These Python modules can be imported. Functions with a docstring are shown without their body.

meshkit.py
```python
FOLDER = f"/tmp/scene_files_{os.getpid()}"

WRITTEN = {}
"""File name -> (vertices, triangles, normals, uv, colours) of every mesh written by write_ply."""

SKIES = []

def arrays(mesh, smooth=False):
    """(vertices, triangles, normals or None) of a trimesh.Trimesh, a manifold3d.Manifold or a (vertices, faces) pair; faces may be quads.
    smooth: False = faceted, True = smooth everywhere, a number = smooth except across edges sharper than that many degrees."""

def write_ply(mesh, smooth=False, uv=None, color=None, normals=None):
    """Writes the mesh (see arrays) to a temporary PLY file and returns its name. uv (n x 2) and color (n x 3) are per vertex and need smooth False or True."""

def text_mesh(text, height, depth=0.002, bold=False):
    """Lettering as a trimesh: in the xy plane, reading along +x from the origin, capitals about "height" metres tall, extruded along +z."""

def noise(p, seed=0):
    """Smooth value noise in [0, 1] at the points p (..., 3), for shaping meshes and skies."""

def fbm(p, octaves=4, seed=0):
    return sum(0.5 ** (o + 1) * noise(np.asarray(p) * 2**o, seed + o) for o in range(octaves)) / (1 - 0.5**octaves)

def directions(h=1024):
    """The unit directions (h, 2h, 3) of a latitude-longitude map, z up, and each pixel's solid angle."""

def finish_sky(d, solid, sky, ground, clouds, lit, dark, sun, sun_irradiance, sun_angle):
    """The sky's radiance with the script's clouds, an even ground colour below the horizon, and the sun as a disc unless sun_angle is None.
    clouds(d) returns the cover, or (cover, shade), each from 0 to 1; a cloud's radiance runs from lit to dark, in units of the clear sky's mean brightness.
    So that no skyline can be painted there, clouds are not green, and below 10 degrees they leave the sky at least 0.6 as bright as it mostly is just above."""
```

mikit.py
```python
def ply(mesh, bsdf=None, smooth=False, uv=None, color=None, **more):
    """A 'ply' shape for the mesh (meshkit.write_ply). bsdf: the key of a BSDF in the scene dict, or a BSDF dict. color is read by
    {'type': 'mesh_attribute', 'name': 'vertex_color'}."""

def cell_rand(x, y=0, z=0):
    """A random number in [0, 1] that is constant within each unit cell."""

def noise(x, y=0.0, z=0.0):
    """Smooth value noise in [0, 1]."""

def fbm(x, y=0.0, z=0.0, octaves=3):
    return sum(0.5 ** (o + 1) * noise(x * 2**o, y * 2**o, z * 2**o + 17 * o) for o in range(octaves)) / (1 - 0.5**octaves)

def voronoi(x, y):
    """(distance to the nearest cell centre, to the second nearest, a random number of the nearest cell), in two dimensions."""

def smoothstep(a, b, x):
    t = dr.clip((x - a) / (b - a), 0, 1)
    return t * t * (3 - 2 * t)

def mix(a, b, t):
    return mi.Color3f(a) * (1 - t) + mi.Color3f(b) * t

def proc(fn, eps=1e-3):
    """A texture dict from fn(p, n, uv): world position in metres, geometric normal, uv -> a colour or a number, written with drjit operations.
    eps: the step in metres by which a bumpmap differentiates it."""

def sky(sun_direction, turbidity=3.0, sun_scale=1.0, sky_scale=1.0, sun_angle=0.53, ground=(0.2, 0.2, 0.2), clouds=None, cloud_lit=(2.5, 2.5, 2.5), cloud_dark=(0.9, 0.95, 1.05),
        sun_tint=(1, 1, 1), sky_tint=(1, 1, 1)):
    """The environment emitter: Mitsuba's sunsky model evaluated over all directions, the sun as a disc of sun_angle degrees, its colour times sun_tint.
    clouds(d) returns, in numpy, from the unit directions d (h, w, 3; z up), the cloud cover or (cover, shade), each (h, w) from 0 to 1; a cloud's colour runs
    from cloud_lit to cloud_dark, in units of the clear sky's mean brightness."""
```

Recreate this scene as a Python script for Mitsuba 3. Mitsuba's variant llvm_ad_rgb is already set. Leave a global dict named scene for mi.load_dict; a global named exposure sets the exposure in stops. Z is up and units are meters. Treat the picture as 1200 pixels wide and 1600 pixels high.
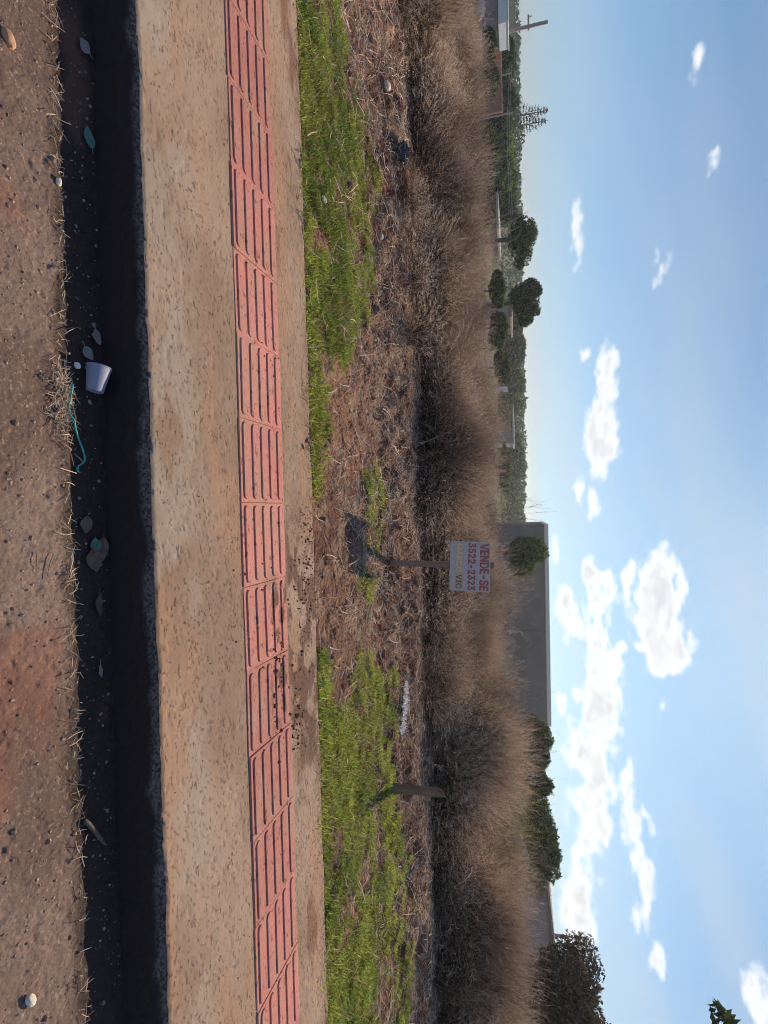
import math, numpy as np, trimesh, mitsuba as mi, mikit, meshkit, drjit as dr
from mikit import noise, fbm, voronoi, smoothstep, mix, proc, ply, cell_rand
T = mi.ScalarTransform4f
rng = np.random.default_rng(7)
scene, labels = {}, {}

# ------------------------------------------------------------------ camera, sky, exposure
F, EYE = 810.0, np.array([0.0, 0.0, 1.35])          # the photo is 1200 x 1600 and lies on its side: its right is up


def frame(theta, roll):
    f, r, u = np.array([0, math.cos(theta), -math.sin(theta)]), np.array([1.0, 0, 0]), np.array([0, math.sin(theta), math.cos(theta)])
    return np.stack([math.cos(roll) * r - math.sin(roll) * u, math.cos(roll) * u + math.sin(roll) * r, f], 1)


MW = frame(math.atan(212.5 / F), math.radians(0.9))   # against gravity
MS = frame(math.atan(240.0 / F), math.radians(1.8))   # against the street, which falls to the kerb and along the road
S = MW @ MS.T
ST4 = np.eye(4); ST4[:3, :3] = S; ST4[:3, 3] = EYE - S @ EYE
ST = T(ST4)
scene['camera'] = {'type': 'perspective', 'fov': math.degrees(2 * math.atan(800 / F)), 'fov_axis': 'y', 'near_clip': 0.05, 'far_clip': 4000.0,
                   'to_world': T().look_at(origin=EYE.tolist(), target=(EYE + MW[:, 2]).tolist(), up=(-MW[:, 0]).tolist())}


def ray(px, py):
    d = MW @ np.array([py - 800.0, px - 600.0, F]); return d / d[1]


def at(px, py, Y):                                     # the point at distance Y in front of the eye seen at a place of the photo
    return EYE + ray(px, py) * Y


def street(p):                                         # street coordinates -> world
    return EYE + (np.asarray(p, float) - EYE) @ S.T


def gs(px, py, h=0.0):                                 # on the street plane (height h over the pavement), street coordinates
    d = S.T @ ray(px, py); return EYE + d * ((h - EYE[2]) / d[2])


SUN = np.array([0.27, 1.0, 0.86])
exposure = 1.8
HAZE = 0.0010
BLOBS = [(902, 355, 11, 58, .75), (1030, 425, 22, 34, .45), (1115, 250, 14, 40, .25), (1090, 90, 14, 40, .2), (915, 552, 8, 11, .8), (948, 590, 15, 45, 1), (938, 680, 25, 50, 1),
         (905, 765, 7, 28, .9), (926, 790, 9, 24, .9), (868, 858, 7, 22, .7), (1000, 895, 22, 38, 1), (1022, 940, 34, 70, 1.2), (1036, 1000, 34, 48, 1.2), (920, 895, 9, 24, .8), (936, 935, 22, 50, 1),
         (940, 990, 20, 40, 1), (946, 1055, 25, 55, 1.1), (940, 1112, 30, 50, 1.1), (908, 1150, 20, 40, .8), (916, 1185, 30, 48, 1), (938, 1210, 24, 40, .9), (924, 1262, 34, 55, 1), (905, 1310, 22, 50, .9),
         (908, 1385, 24, 60, .9), (905, 1445, 26, 55, .9), (902, 1500, 20, 40, .7), (885, 955, 15, 34, .9), (903, 985, 9, 24, .8), (875, 1092, 8, 26, .8), (900, 1086, 7, 14, .7), (978, 1228, 13, 34, .9),
         (992, 1300, 24, 58, 1), (1010, 1370, 14, 42, .9), (998, 1437, 16, 30, .8), (1027, 1497, 12, 24, .7), (1188, 1560, 26, 50, .6), (1037, 1105, 8, 13, .5), (970, 1015, 11, 16, .7), (960, 1165, 10, 30, .6)]


def clouds(d):
    az, el = np.arctan2(d[..., 0], d[..., 1]), np.arcsin(np.clip(d[..., 2], -1, 1))
    q = np.stack([np.sin(az) * 14, el * 30, np.cos(az) * 14], -1)
    wob = .60 * (meshkit.fbm(q * 1.4, 3, 3) - .5) + .75 * (meshkit.fbm(q * 3.6, 5, 13) - .5)
    low = np.full(az.shape, -1.0)
    view = (np.abs(az) < 1.2) & (el < 0.6)
    i = np.nonzero(view)
    a, e, w = az[i], el[i], wob[i]
    f = np.full(a.shape, -1.0)
    for px, py, hx, hy, s in BLOBS:
        c, p1, p2 = (ray(*v) for v in ((px, py), (px + hx, py), (px, py + hy)))
        ang = lambda v: (math.atan2(v[0], v[1]), math.asin(v[2] / np.linalg.norm(v)))
        (a0, e0), (_, e1), (a2, _) = ang(c), ang(p1), ang(p2)
        r = ((a - a0) / (1.25 * abs(a2 - a0))) ** 2 + ((e - e0) / (1.25 * abs(e1 - e0))) ** 2
        f = np.maximum(f, s * 0.62 - 0.62 * r)
    low[i] = f
    far = (meshkit.fbm(np.stack([np.sin(az) * 3.2, el * 11, np.cos(az) * 3.2 + 9], -1), 3, 11) - 0.60) * 4 - 30 * (el - 0.16) ** 2
    wide = np.clip((np.abs(az) - 0.95) / 0.25, 0, 1)
    low = np.maximum(low, far * wide + (1 - wide) * -1)
    g = low - .03 + wob * 2.0
    cum = np.clip((g + 0.08) / 0.66, 0, 1); cum = cum * cum * (3 - 2 * cum)
    w2 = meshkit.fbm(np.stack([az * 2, el * 4, az * 0], -1), 3, 33) - .5
    u_, v_ = az * 1.0 + el * .55 + .12 * w2, el * 1.0 - az * .22 + .10 * w2
    st = meshkit.fbm(np.stack([np.sin(u_) * 3.0, v_ * 17, np.cos(u_) * 3.0], -1), 5, 21) * .6 + .4 * meshkit.fbm(np.stack([np.sin(az) * 2.2, el * 5, np.cos(az) * 2.2], -1), 3, 27)
    cirrus = np.clip((st - 0.40) / 0.30, 0, 1) * (.30 + .16 * np.clip(az / .8, -1, 1))
    band = np.clip(1 - np.abs(el - 0.012) / 0.035, 0, 1) * 0.28
    cover = 1 - (1 - cum * 0.97) * (1 - cirrus) * (1 - band)
    shade = np.clip((g - 0.34) * .9, 0, 0.42) * (.35 + 1.3 * meshkit.fbm(q * 2.2 + 5, 3, 9)) * np.clip(cum * 2 - .6, 0, 1) + .62 * np.clip(1 - cum * 8, 0, 1)
    return cover, shade


scene['sky'] = mikit.sky(SUN, turbidity=3.0, sun_scale=1.1, sky_scale=.80, clouds=clouds, cloud_lit=(4.3, 4.3, 4.3), cloud_dark=(1.5, 1.75, 2.05), sun_tint=(1.0, 0.96, 0.92), sky_tint=(.85, 1.05, 1.19))

n0, p0 = S[:, 2], EYE + (np.array([0, 0, 0.]) - EYE) @ S.T      # the street's plane

# ------------------------------------------------------------------ names
used = {}


def key(name, parent=None):
    k = f'{parent}__{name}' if parent else name
    used[k] = used.get(k, 0) + 1
    return k if used[k] == 1 else f'{k}_{used[k] - 1:03d}'


def obj(name, mesh, bsdf, parent=None, smooth=False, **more):
    k = key(name, parent)
    scene[k] = ply(mesh, bsdf, smooth, **more)
    return k


def tag(k, label=None, category=None, group=None, kind=None):
    e = labels.setdefault(k, {})
    for n, v in (('label', label), ('category', category), ('group', group), ('kind', kind)):
        if v: e[n] = v
    return k


def thing(name, label, category, group=None):
    return tag(key(name), label, category, group)


# ------------------------------------------------------------------ mesh helpers
def join(*ms):
    vs, fs, n = [], [], 0
    for v, f in ms:
        vs.append(v); fs.append(np.asarray(f) + n); n += len(v)
    return np.vstack(vs), np.vstack(fs)


def vf(m): return np.array(m.vertices), np.array(m.faces)


def box(lo, hi, bevel=0.0):
    lo, hi = np.array(lo, float), np.array(hi, float)
    if not bevel:
        m = trimesh.creation.box(extents=hi - lo); m.apply_translation((lo + hi) / 2); return vf(m)
    pts = [[(lo[i] + bevel * (k != i), hi[i] - bevel * (k != i))[s] for i, s in enumerate(sg)] for sg in np.ndindex(2, 2, 2) for k in range(3)]
    return vf(trimesh.convex.convex_hull(np.array(pts)))


def tube(points, radii, sides=7, cap=True):
    p = np.asarray(points, float)
    t = np.gradient(p, axis=0); t /= np.linalg.norm(t, axis=1, keepdims=True) + 1e-12
    a = np.cross(t, [0.13, 0.31, 0.94]); b0 = np.linalg.norm(a, axis=1, keepdims=True)
    a = np.where(b0 < 0.2, np.cross(t, [1.0, 0.1, 0]), a); a /= np.linalg.norm(a, axis=1, keepdims=True)
    b, g = np.cross(t, a), np.arange(sides) * 2 * np.pi / sides
    v = (p[:, None] + np.broadcast_to(radii, (len(p),))[:, None, None] * (np.cos(g)[None, :, None] * a[:, None] + np.sin(g)[None, :, None] * b[:, None])).reshape(-1, 3)
    i, j = np.meshgrid(np.arange(len(p) - 1), np.arange(sides), indexing='ij')
    q = np.stack([i * sides + j, i * sides + (j + 1) % sides, (i + 1) * sides + (j + 1) % sides, (i + 1) * sides + j], -1).reshape(-1, 4)
    f = np.vstack([q[:, [0, 1, 2]], q[:, [0, 2, 3]]])
    if cap:
        n = len(v); v = np.vstack([v, p[0], p[-1]]); k = np.arange(sides); e = (len(p) - 1) * sides
        f = np.vstack([f, np.stack([(k + 1) % sides, k, k * 0 + n], 1), np.stack([e + k, e + (k + 1) % sides, k * 0 + n + 1], 1)])
    return v, f


def ribbons(P, W, side):
    """centre lines P (n,k,3), widths W (n,k), side vectors (n,3) -> strips, with uv = (a number of the strip, place along it)"""
    n, k = P.shape[:2]
    v = np.stack([P - side[:, None] * W[..., None] / 2, P + side[:, None] * W[..., None] / 2], 2).reshape(-1, 3)
    b = (np.arange(n) * k * 2)[:, None] + np.arange(k - 1)[None] * 2
    f = np.stack([np.stack([b, b + 1, b + 3], -1), np.stack([b, b + 3, b + 2], -1)], 2).reshape(-1, 3)
    u = np.repeat(rng.random(n), k * 2); t = np.tile(np.repeat(np.linspace(0, 1, k), 2), n)
    return (v, f), np.stack([u, t], 1)


def unit(v): return v / (np.linalg.norm(v, axis=-1, keepdims=True) + 1e-12)


def grid(xs, ys, z):
    X, Y = np.meshgrid(xs, ys, indexing='ij')
    v = np.stack([X, Y, z(X, Y)], -1).reshape(-1, 3)
    i, j = np.meshgrid(np.arange(len(xs) - 1), np.arange(len(ys) - 1), indexing='ij')
    a = i * len(ys) + j
    q = np.stack([a, a + len(ys), a + len(ys) + 1, a + 1], -1).reshape(-1, 4)
    return v, np.vstack([q[:, [0, 1, 2]], q[:, [0, 2, 3]]])


def nfbm(x, y, s, o=4, seed=0): return meshkit.fbm(np.stack([np.asarray(x) * s, np.asarray(y) * s, np.zeros(np.shape(x)) + 0.37], -1), o, seed)
def nno(x, y, s, seed=0): return meshkit.noise(np.stack([np.asarray(x) * s, np.asarray(y) * s, np.zeros(np.shape(x)) + 0.37], -1), seed)
def sst(a, b, x): t = np.clip((x - a) / (b - a), 0, 1); return t * t * (3 - 2 * t)


# ------------------------------------------------------------------ materials
def mat(name, colour, rough=0.9, bump=None, scale=1.0, eps=1e-3, spec=0.3, **more):
    c = {'type': 'rgb', 'value': list(colour)} if isinstance(colour, (tuple, list)) else proc(colour)
    b = {'type': 'principled', 'base_color': c, 'roughness': rough, 'specular': spec, **more}
    if bump is not None:
        b = {'type': 'bumpmap', 'arbitrary': proc(bump, eps), 'scale': scale, 'bsdf': b}
    scene[name] = {'type': 'twosided', 'bsdf': b}
    return name


def thin(name, colour, trans=0.8, rough=0.6):
    c = {'type': 'rgb', 'value': list(colour)} if isinstance(colour, (tuple, list)) else proc(colour)
    scene[name] = {'type': 'principledthin', 'base_color': c, 'roughness': rough, 'diff_trans': trans, 'spec_trans': 0.0, 'eta': 1.3}
    return name


def road_c(p, n, uv):
    a, b = fbm(p.x * 3, p.y * 3, 1, 4), fbm(p.x * 130, p.y * 130, 5, 4)
    c = mix([.122, .086, .074], [.190, .142, .122], smoothstep(.3, .7, a))
    c = mix(c, [.085, .050, .040], smoothstep(.52, .74, b) * .45)
    c = mix(c, [.36, .27, .21], smoothstep(.66, .78, fbm(p.x * 95, p.y * 95, 9, 3)) * .4)
    c = mix(c, [.026, .018, .015], smoothstep(1.37, 1.44, p.y + .05 * (fbm(p.x * 8, p.y * 8, 71, 3) - .5)) * .85)  # the kerb's cast shadow, deepened in the road colour along the gutter
    return mix(c, [.19, .085, .06], smoothstep(.62, .74, fbm(p.x * 2.1, p.y * 4, 33, 3)) * .5)


def walk_c(p, n, uv):
    a, b = fbm(p.x * 2.2, p.y * 3.5, 2, 4), fbm(p.x * 30, p.y * 45, 7, 4)
    c = mix([.235, .165, .122], [.310, .230, .178], smoothstep(.28, .72, a))
    c = mix(c, [.33, .195, .125], smoothstep(.5, .72, fbm(p.x * 1.3, p.y * 5.5, 12, 4)) * .6)
    c = mix(c, [.30, .255, .215], smoothstep(.42, .62, fbm(p.x * 3.1, p.y * 7, 42, 3)) * smoothstep(2.02, 1.8, p.y) * .7)
    c = c * (0.93 + 0.14 * b) * (0.95 + 0.10 * fbm(p.x * 140, p.y * 200, 3, 3))
    c = mix(c, [.14, .09, .065], smoothstep(.69, .80, fbm(p.x * 60, p.y * 120, 3, 5)) * .42 * smoothstep(.3, .6, fbm(p.x * 3, p.y * 4, 66, 3)) * smoothstep(.35, .6, fbm(p.x * 4, p.y * 5, 61, 3)))  # shadows of small pits painted on as dark dashes
    c = mix(c, [.15, .075, .05], smoothstep(.60, .75, fbm(p.x * 2.6, p.y * 6, 77, 4)) * smoothstep(2.55, 2.75, p.y) * .75)
    m = smoothstep(.46, .62, fbm(p.x * 7, p.y * 11, 88, 4)) * smoothstep(2.58, 2.7, p.y) * smoothstep(-.1, .2, p.x) * smoothstep(1.9, 1.3, p.x)
    return mix(c, [.10, .052, .038], m * .85)


def walk_b(p, n, uv): return fbm(p.x * 110, p.y * 130, 4, 4) * .0013 + smoothstep(.68, .80, fbm(p.x * 70, p.y * 140, 3, 4)) * -.004


def tile_c(p, n, uv):
    a = fbm(p.x * 4, p.y * 9, 3, 4)
    c = mix([.385, .152, .132], [.470, .208, .185], a)
    c = c * (0.90 + 0.18 * fbm(p.x * 90, p.y * 90, 6, 2))
    c = c * (0.80 + 0.36 * cell_rand((p.x + 0.0716) / 0.4045, 3, 3))
    c = mix(c, [.36, .22, .17], smoothstep(.48, .72, fbm(p.x * 6, p.y * 14, 21, 4)) * .6)
    soil = smoothstep(.56, .66, fbm(p.x * 9, p.y * 16, 8, 4)) * smoothstep(.25, .45, p.x) * smoothstep(1.25, 1.0, p.x) * smoothstep(2.32, 2.52, p.y)
    c = mix(c, [.085, .04, .03], soil * .9)
    return mix(c, [.10, .05, .04], smoothstep(.70, .77, fbm(p.x * 40, p.y * 60, 15, 3)) * .7)


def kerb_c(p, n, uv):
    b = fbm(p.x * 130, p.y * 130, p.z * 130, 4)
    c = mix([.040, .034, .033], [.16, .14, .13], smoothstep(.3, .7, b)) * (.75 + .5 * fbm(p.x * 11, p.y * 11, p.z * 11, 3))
    return mix([.026, .020, .020], c, smoothstep(-.040, -.016, p.z - (float(p0[2]) - (float(n0[0]) * (p.x - float(p0[0])) + float(n0[1]) * (p.y - float(p0[1]))) / float(n0[2])) + .035 * (fbm(p.x * 9, 1, 3, 4) - .5)))  # shade of the kerb face painted into the colour below the paler arris


def soil_c(p, n, uv):
    a, b = fbm(p.x * 2, p.y * 2, 1, 4), fbm(p.x * 24, p.y * 24, 3, 3)
    near = mix([.110, .048, .034], [.195, .102, .070], smoothstep(.3, .7, a)) * (.6 + .8 * b)
    near = mix(near, [.27, .20, .14], smoothstep(.5, .68, fbm(p.x * 5, p.y * 7, 14, 4)) * .6)
    far = mix([.12, .095, .055], [.075, .090, .040], smoothstep(.4, .6, fbm(p.x * .06, p.y * .06, 5, 3)))
    return mix(near, far, smoothstep(12, 25, p.y))


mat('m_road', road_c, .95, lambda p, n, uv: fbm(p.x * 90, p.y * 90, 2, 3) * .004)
mat('m_walk', walk_c, .95, walk_b)
mat('m_tile', tile_c, .85, lambda p, n, uv: fbm(p.x * 120, p.y * 120, 2, 2) * .0012)
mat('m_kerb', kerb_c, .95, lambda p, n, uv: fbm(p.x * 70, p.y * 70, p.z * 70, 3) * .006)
mat('m_soil', soil_c, .95, lambda p, n, uv: fbm(p.x * 40, p.y * 40, 2, 3) * .02)


def green_c(p, n, uv):
    a = fbm(p.x * 2.3, p.y * 3.2, 6, 3)
    c = mix([.18, .29, .05], [.46, .54, .13], uv.x)
    c = mix(c, [.065, .145, .028], smoothstep(.45, .65, a) * .6)
    c = mix(c, [.30, .30, .09], smoothstep(.52, .66, fbm(p.x * 1.7, p.y * 2.6, 26, 3)) * .4)
    return mix(c, [.33, .27, .13], smoothstep(.76, .84, uv.x) * .85)


def dry_c(p, n, uv):
    a = fbm(p.x * .55, p.y * .55, 6, 3)
    c = mix([.060, .042, .034], [.190, .130, .095], uv.x * uv.x)
    c = mix(c, [.16, .095, .065], smoothstep(.45, .65, a) * .5)
    pl = smoothstep(.30, .58, fbm(p.x * 1.2, p.y * 1.2, 46, 3)) * .65 + .35
    c = mix(c, mix([.56, .42, .31], [.88, .73, .58], uv.x), smoothstep(.82, .98, uv.y) * pl)
    c = mix(c, [.235, .225, .085], smoothstep(.58, .70, fbm(p.x * .45 + 8, p.y * .35, 16, 2)) * smoothstep(7, 9, p.y) * .75)
    return c


def straw_c(p, n, uv):
    c = mix([.30, .215, .16], [.88, .76, .62], uv.x * uv.x)
    c = mix(c, [.14, .095, .075], smoothstep(.35, .22, uv.x) * .8)
    return mix(c, [.34, .29, .25], smoothstep(.45, .6, fbm(p.x * 1.7, p.y * 2.3, 16, 2)) * .5)


thin('m_green', green_c, 1.25)
thin('m_dry', dry_c, 0.25)
thin('m_straw', straw_c, 0.15)


def leafmat(name, a, b, trans=.5):
    return thin(name, lambda p, n, uv: mix(a, b, uv.x) * (.75 + .5 * fbm(p.x * 1.3, p.y * 1.3, p.z * 1.3, 2)), trans)


leafmat('m_leaf_dark', [.030, .055, .022], [.070, .105, .035])
leafmat('m_leaf_mid', [.050, .090, .026], [.115, .165, .045], .7)
leafmat('m_leaf_lime', [.090, .140, .030], [.190, .235, .060], .8)
leafmat('m_leaf_grey', [.070, .085, .055], [.120, .135, .075])
leafmat('m_leaf_red', [.050, .058, .038], [.135, .098, .072], .5)
mat('m_bark', lambda p, n, uv: mix([.09, .07, .055], [.17, .14, .11], fbm(p.x * 8, p.y * 8, p.z * 3, 3)), .95)

# ------------------------------------------------------------------ ground sheet


def plane(x, y): return p0[2] - (n0[0] * (x - p0[0]) + n0[1] * (y - p0[1])) / n0[2]


EDGE = 2.985                                         # where the pavement ends


def ground_z(x, y):
    x, y = np.asarray(x, float), np.asarray(y, float)
    w = sst(7, 17, y)
    far = -0.35 - 2.4 * sst(10, 75, y) + np.clip(x * 0.014, -1.2, 1.6) + 5.0 * sst(250, 700, y)
    xc = np.clip(x, -70, 70)
    near = plane(xc, np.minimum(y, 14)) - .012
    rough = sst(3.6, 4.6, y)
    near = near + (nfbm(x, y, 5.5, 4, 2) - .5) * (.05 + .19 * rough) + (nfbm(x, y, 1.7, 2, 5) - .45) * .12 * rough + (nfbm(x, y, 15, 3, 15) - .5) * .075 * sst(3.0, 3.3, y)
    near = near + .10 * np.exp(-((y - 5.25 - .2 * (nno(x, x * 0, 1.1, 8) - .5)) / .42) ** 2) - .03 * sst(3.4, 3.0, y)
    z = near * (1 - w) + (far + .15 * (nfbm(x, y, .2, 2, 4) - .5)) * w
    return np.where(y < EDGE - .03, plane(xc, y) - .36 - .25 * sst(2.0, 1.0, y), z)


xs = np.concatenate([-np.geomspace(1600, 7.6, 50), np.arange(-7.5, 7.51, .022), np.geomspace(7.6, 1600, 50)])
ys = np.concatenate([[-900, -200, -30, 0, 1, 2, EDGE - .035, EDGE - .028], np.arange(EDGE - .02, 6.6, .022), np.geomspace(6.7, 1800, 70)])
tag(obj('ground', grid(xs, ys, ground_z), 'm_soil', smooth=True), 'reddish bare soil and dry field behind the pavement', kind='structure')

# ------------------------------------------------------------------ road, pavement, kerb, tiles (street coordinates, to_world = ST)
GUT = -0.165
xs = np.concatenate([-np.geomspace(120, 2.7, 26), np.arange(-2.6, 2.61, .0065), np.geomspace(2.7, 120, 26)])
ys = np.concatenate([-np.geomspace(9, .3, 12), np.linspace(0, .88, 8), np.arange(.92, 1.575, .0065)])


def road_z(x, y):
    h = (nfbm(x, y, 26, 4, 1) - .5) * .014 + (nno(x, y, 5, 3) - .5) * .010
    pits = sst(.62, .76, nfbm(x, y, 34, 2, 9)) * -.006
    return GUT + h + pits + .008 * sst(1.3, 1.42, y + .03 * (nno(x, y, 7, 6) - .5)) * 0


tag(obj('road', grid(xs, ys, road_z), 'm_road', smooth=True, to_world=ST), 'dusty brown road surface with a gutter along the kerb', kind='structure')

Y0, Y1, Y2 = 1.585, 2.165, 2.590
xs = np.concatenate([-np.geomspace(120, 4.4, 24), np.arange(-4.3, 4.31, .009), np.geomspace(4.4, 120, 24)])


def walk_mesh():
    k = 170
    X = np.repeat(xs[:, None], k, 1)
    edge0 = Y0 + (nfbm(xs, xs * 0, 5, 4, 4) - .5) * .030 + (nno(xs, xs * 0, 40, 2) - .5) * .008
    edge1 = EDGE + (nfbm(xs, xs * 0 + 9, 4, 4, 6) - .5) * .045
    t = np.linspace(0, 1, k - 2)
    Yv = edge0[:, None] + (edge1 - edge0)[:, None] * t[None]
    Yv = np.concatenate([Yv, Yv[:, -1:] + .004, Yv[:, -1:] + .006], 1)
    Z = (nfbm(X, Yv, 12, 4, 7) - .5) * .006 - sst(.60, .75, nfbm(X, Yv * 1.6, 30, 2, 12)) * .004
    Z *= 1 - .8 * ((Yv > Y1 - .02) & (Yv < Y2 + .02))
    Z[:, 0] -= .006; Z[:, -2] -= .02; Z[:, -1] -= .30
    v = np.stack([X, Yv, Z], -1).reshape(-1, 3)
    i, j = np.meshgrid(np.arange(len(xs) - 1), np.arange(k - 1), indexing='ij'); a = i * k + j
    q = np.stack([a, a + k, a + k + 1, a + 1], -1).reshape(-1, 4)
    # the kerb: from the pavement's edge over a broken arris down to the gutter
    m = 34; s = np.linspace(0, 1, m)
    yk = np.interp(s, [0, .12, .40, .48, 1], [.004, -.010, -.034, -.040, -.052])
    zk = np.interp(s, [0, .12, .40, .48, 1], [-.004, -.016, -.052, -.066, -.20])
    XK, SK = np.repeat(xs[:, None], m, 1), np.repeat(s[None], len(xs), 0)
    rough = (meshkit.fbm(np.stack([XK * 30, SK * 11, XK * 0], -1), 5, 31) - .5) * .034 * sst(0, .15, SK) * (.35 + .65 * sst(.75, .45, SK))
    v2 = np.stack([XK, edge0[:, None] + yk[None] + rough * .8 + .001, zk[None] + rough * .5 * (SK < .97) + 0 * XK], -1).reshape(-1, 3)
    i, j = np.meshgrid(np.arange(len(xs) - 1), np.arange(m - 1), indexing='ij'); b = i * m + j
    q2 = np.stack([b, b + 1, b + m + 1, b + m], -1).reshape(-1, 4)
    return (v, q), (v2, q2)


wm, km = walk_mesh()
tag(obj('pavement', wm, 'm_walk', smooth=True, to_world=ST), 'dusty brown concrete pavement beside the road', kind='structure')
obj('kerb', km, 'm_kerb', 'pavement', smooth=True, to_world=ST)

TP = 0.4045
def tile_mesh(w, d):
    b = [box((-w / 2, -d / 2, -.03), (w / 2, d / 2, .006), .0012)]
    return join(*b)


def bar_mesh(L, hw, h):
    t = np.linspace(-np.pi / 2, np.pi / 2, 7)
    end = np.stack([L / 2 - hw + hw * np.cos(t), hw * np.sin(t)], 1)
    ring = np.vstack([end, -end])
    inner = ring * np.array([1 - .0015 / L * 2, 1 - .0013 / hw])
    n = len(ring); k = np.arange(n)
    v = np.vstack([np.c_[ring, np.zeros(n)], np.c_[ring, np.full(n, h * .85)], np.c_[inner, np.full(n, h)], [[0, 0, h]]])
    f = []
    for a in (0, n):
        f += [np.stack([a + k, a + (k + 1) % n, a + n + (k + 1) % n], 1), np.stack([a + k, a + n + (k + 1) % n, a + n + k], 1)]
    f.append(np.stack([2 * n + k, 2 * n + (k + 1) % n, k * 0 + 3 * n], 1))
    return v, np.vstack(f)


tile_d = ply(tile_mesh(TP - .0035, Y2 - Y1), 'm_tile')
bar_d = ply(bar_mesh(TP - .034, .021, .0072), 'm_tile')
for i in range(-12, 13):
    x = -.067 + TP * (i + .5)
    M = ST @ T().translate([x, (Y1 + Y2) / 2 + rng.normal(0, .0025), rng.uniform(-.0025, .003)]).rotate([0, 0, 1], rng.normal(0, .4)).rotate([1, 0, 0], rng.normal(0, .25)).rotate([0, 1, 0], rng.normal(0, .2))
    k = key('tactile_tile', 'pavement'); scene[k] = {**tile_d, 'to_world': M}
    for j in range(5):
        scene[key('bar', k)] = {**bar_d, 'to_world': M @ T().translate([0, -.168 + .084 * j, .006])}

# pebbles on the road and the pavement: too many to count
ico = vf(trimesh.creation.icosphere(1))
def pebbles(pts, size):
    ms = []
    for p, s in zip(pts, size):
        v = ico[0] * s * rng.uniform(.5, 1.2, 3) * (1 + rng.normal(0, .15, (len(ico[0]), 1)))
        ms.append((v + p + [0, 0, s * .15], ico[1]))
    return join(*ms)


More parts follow.
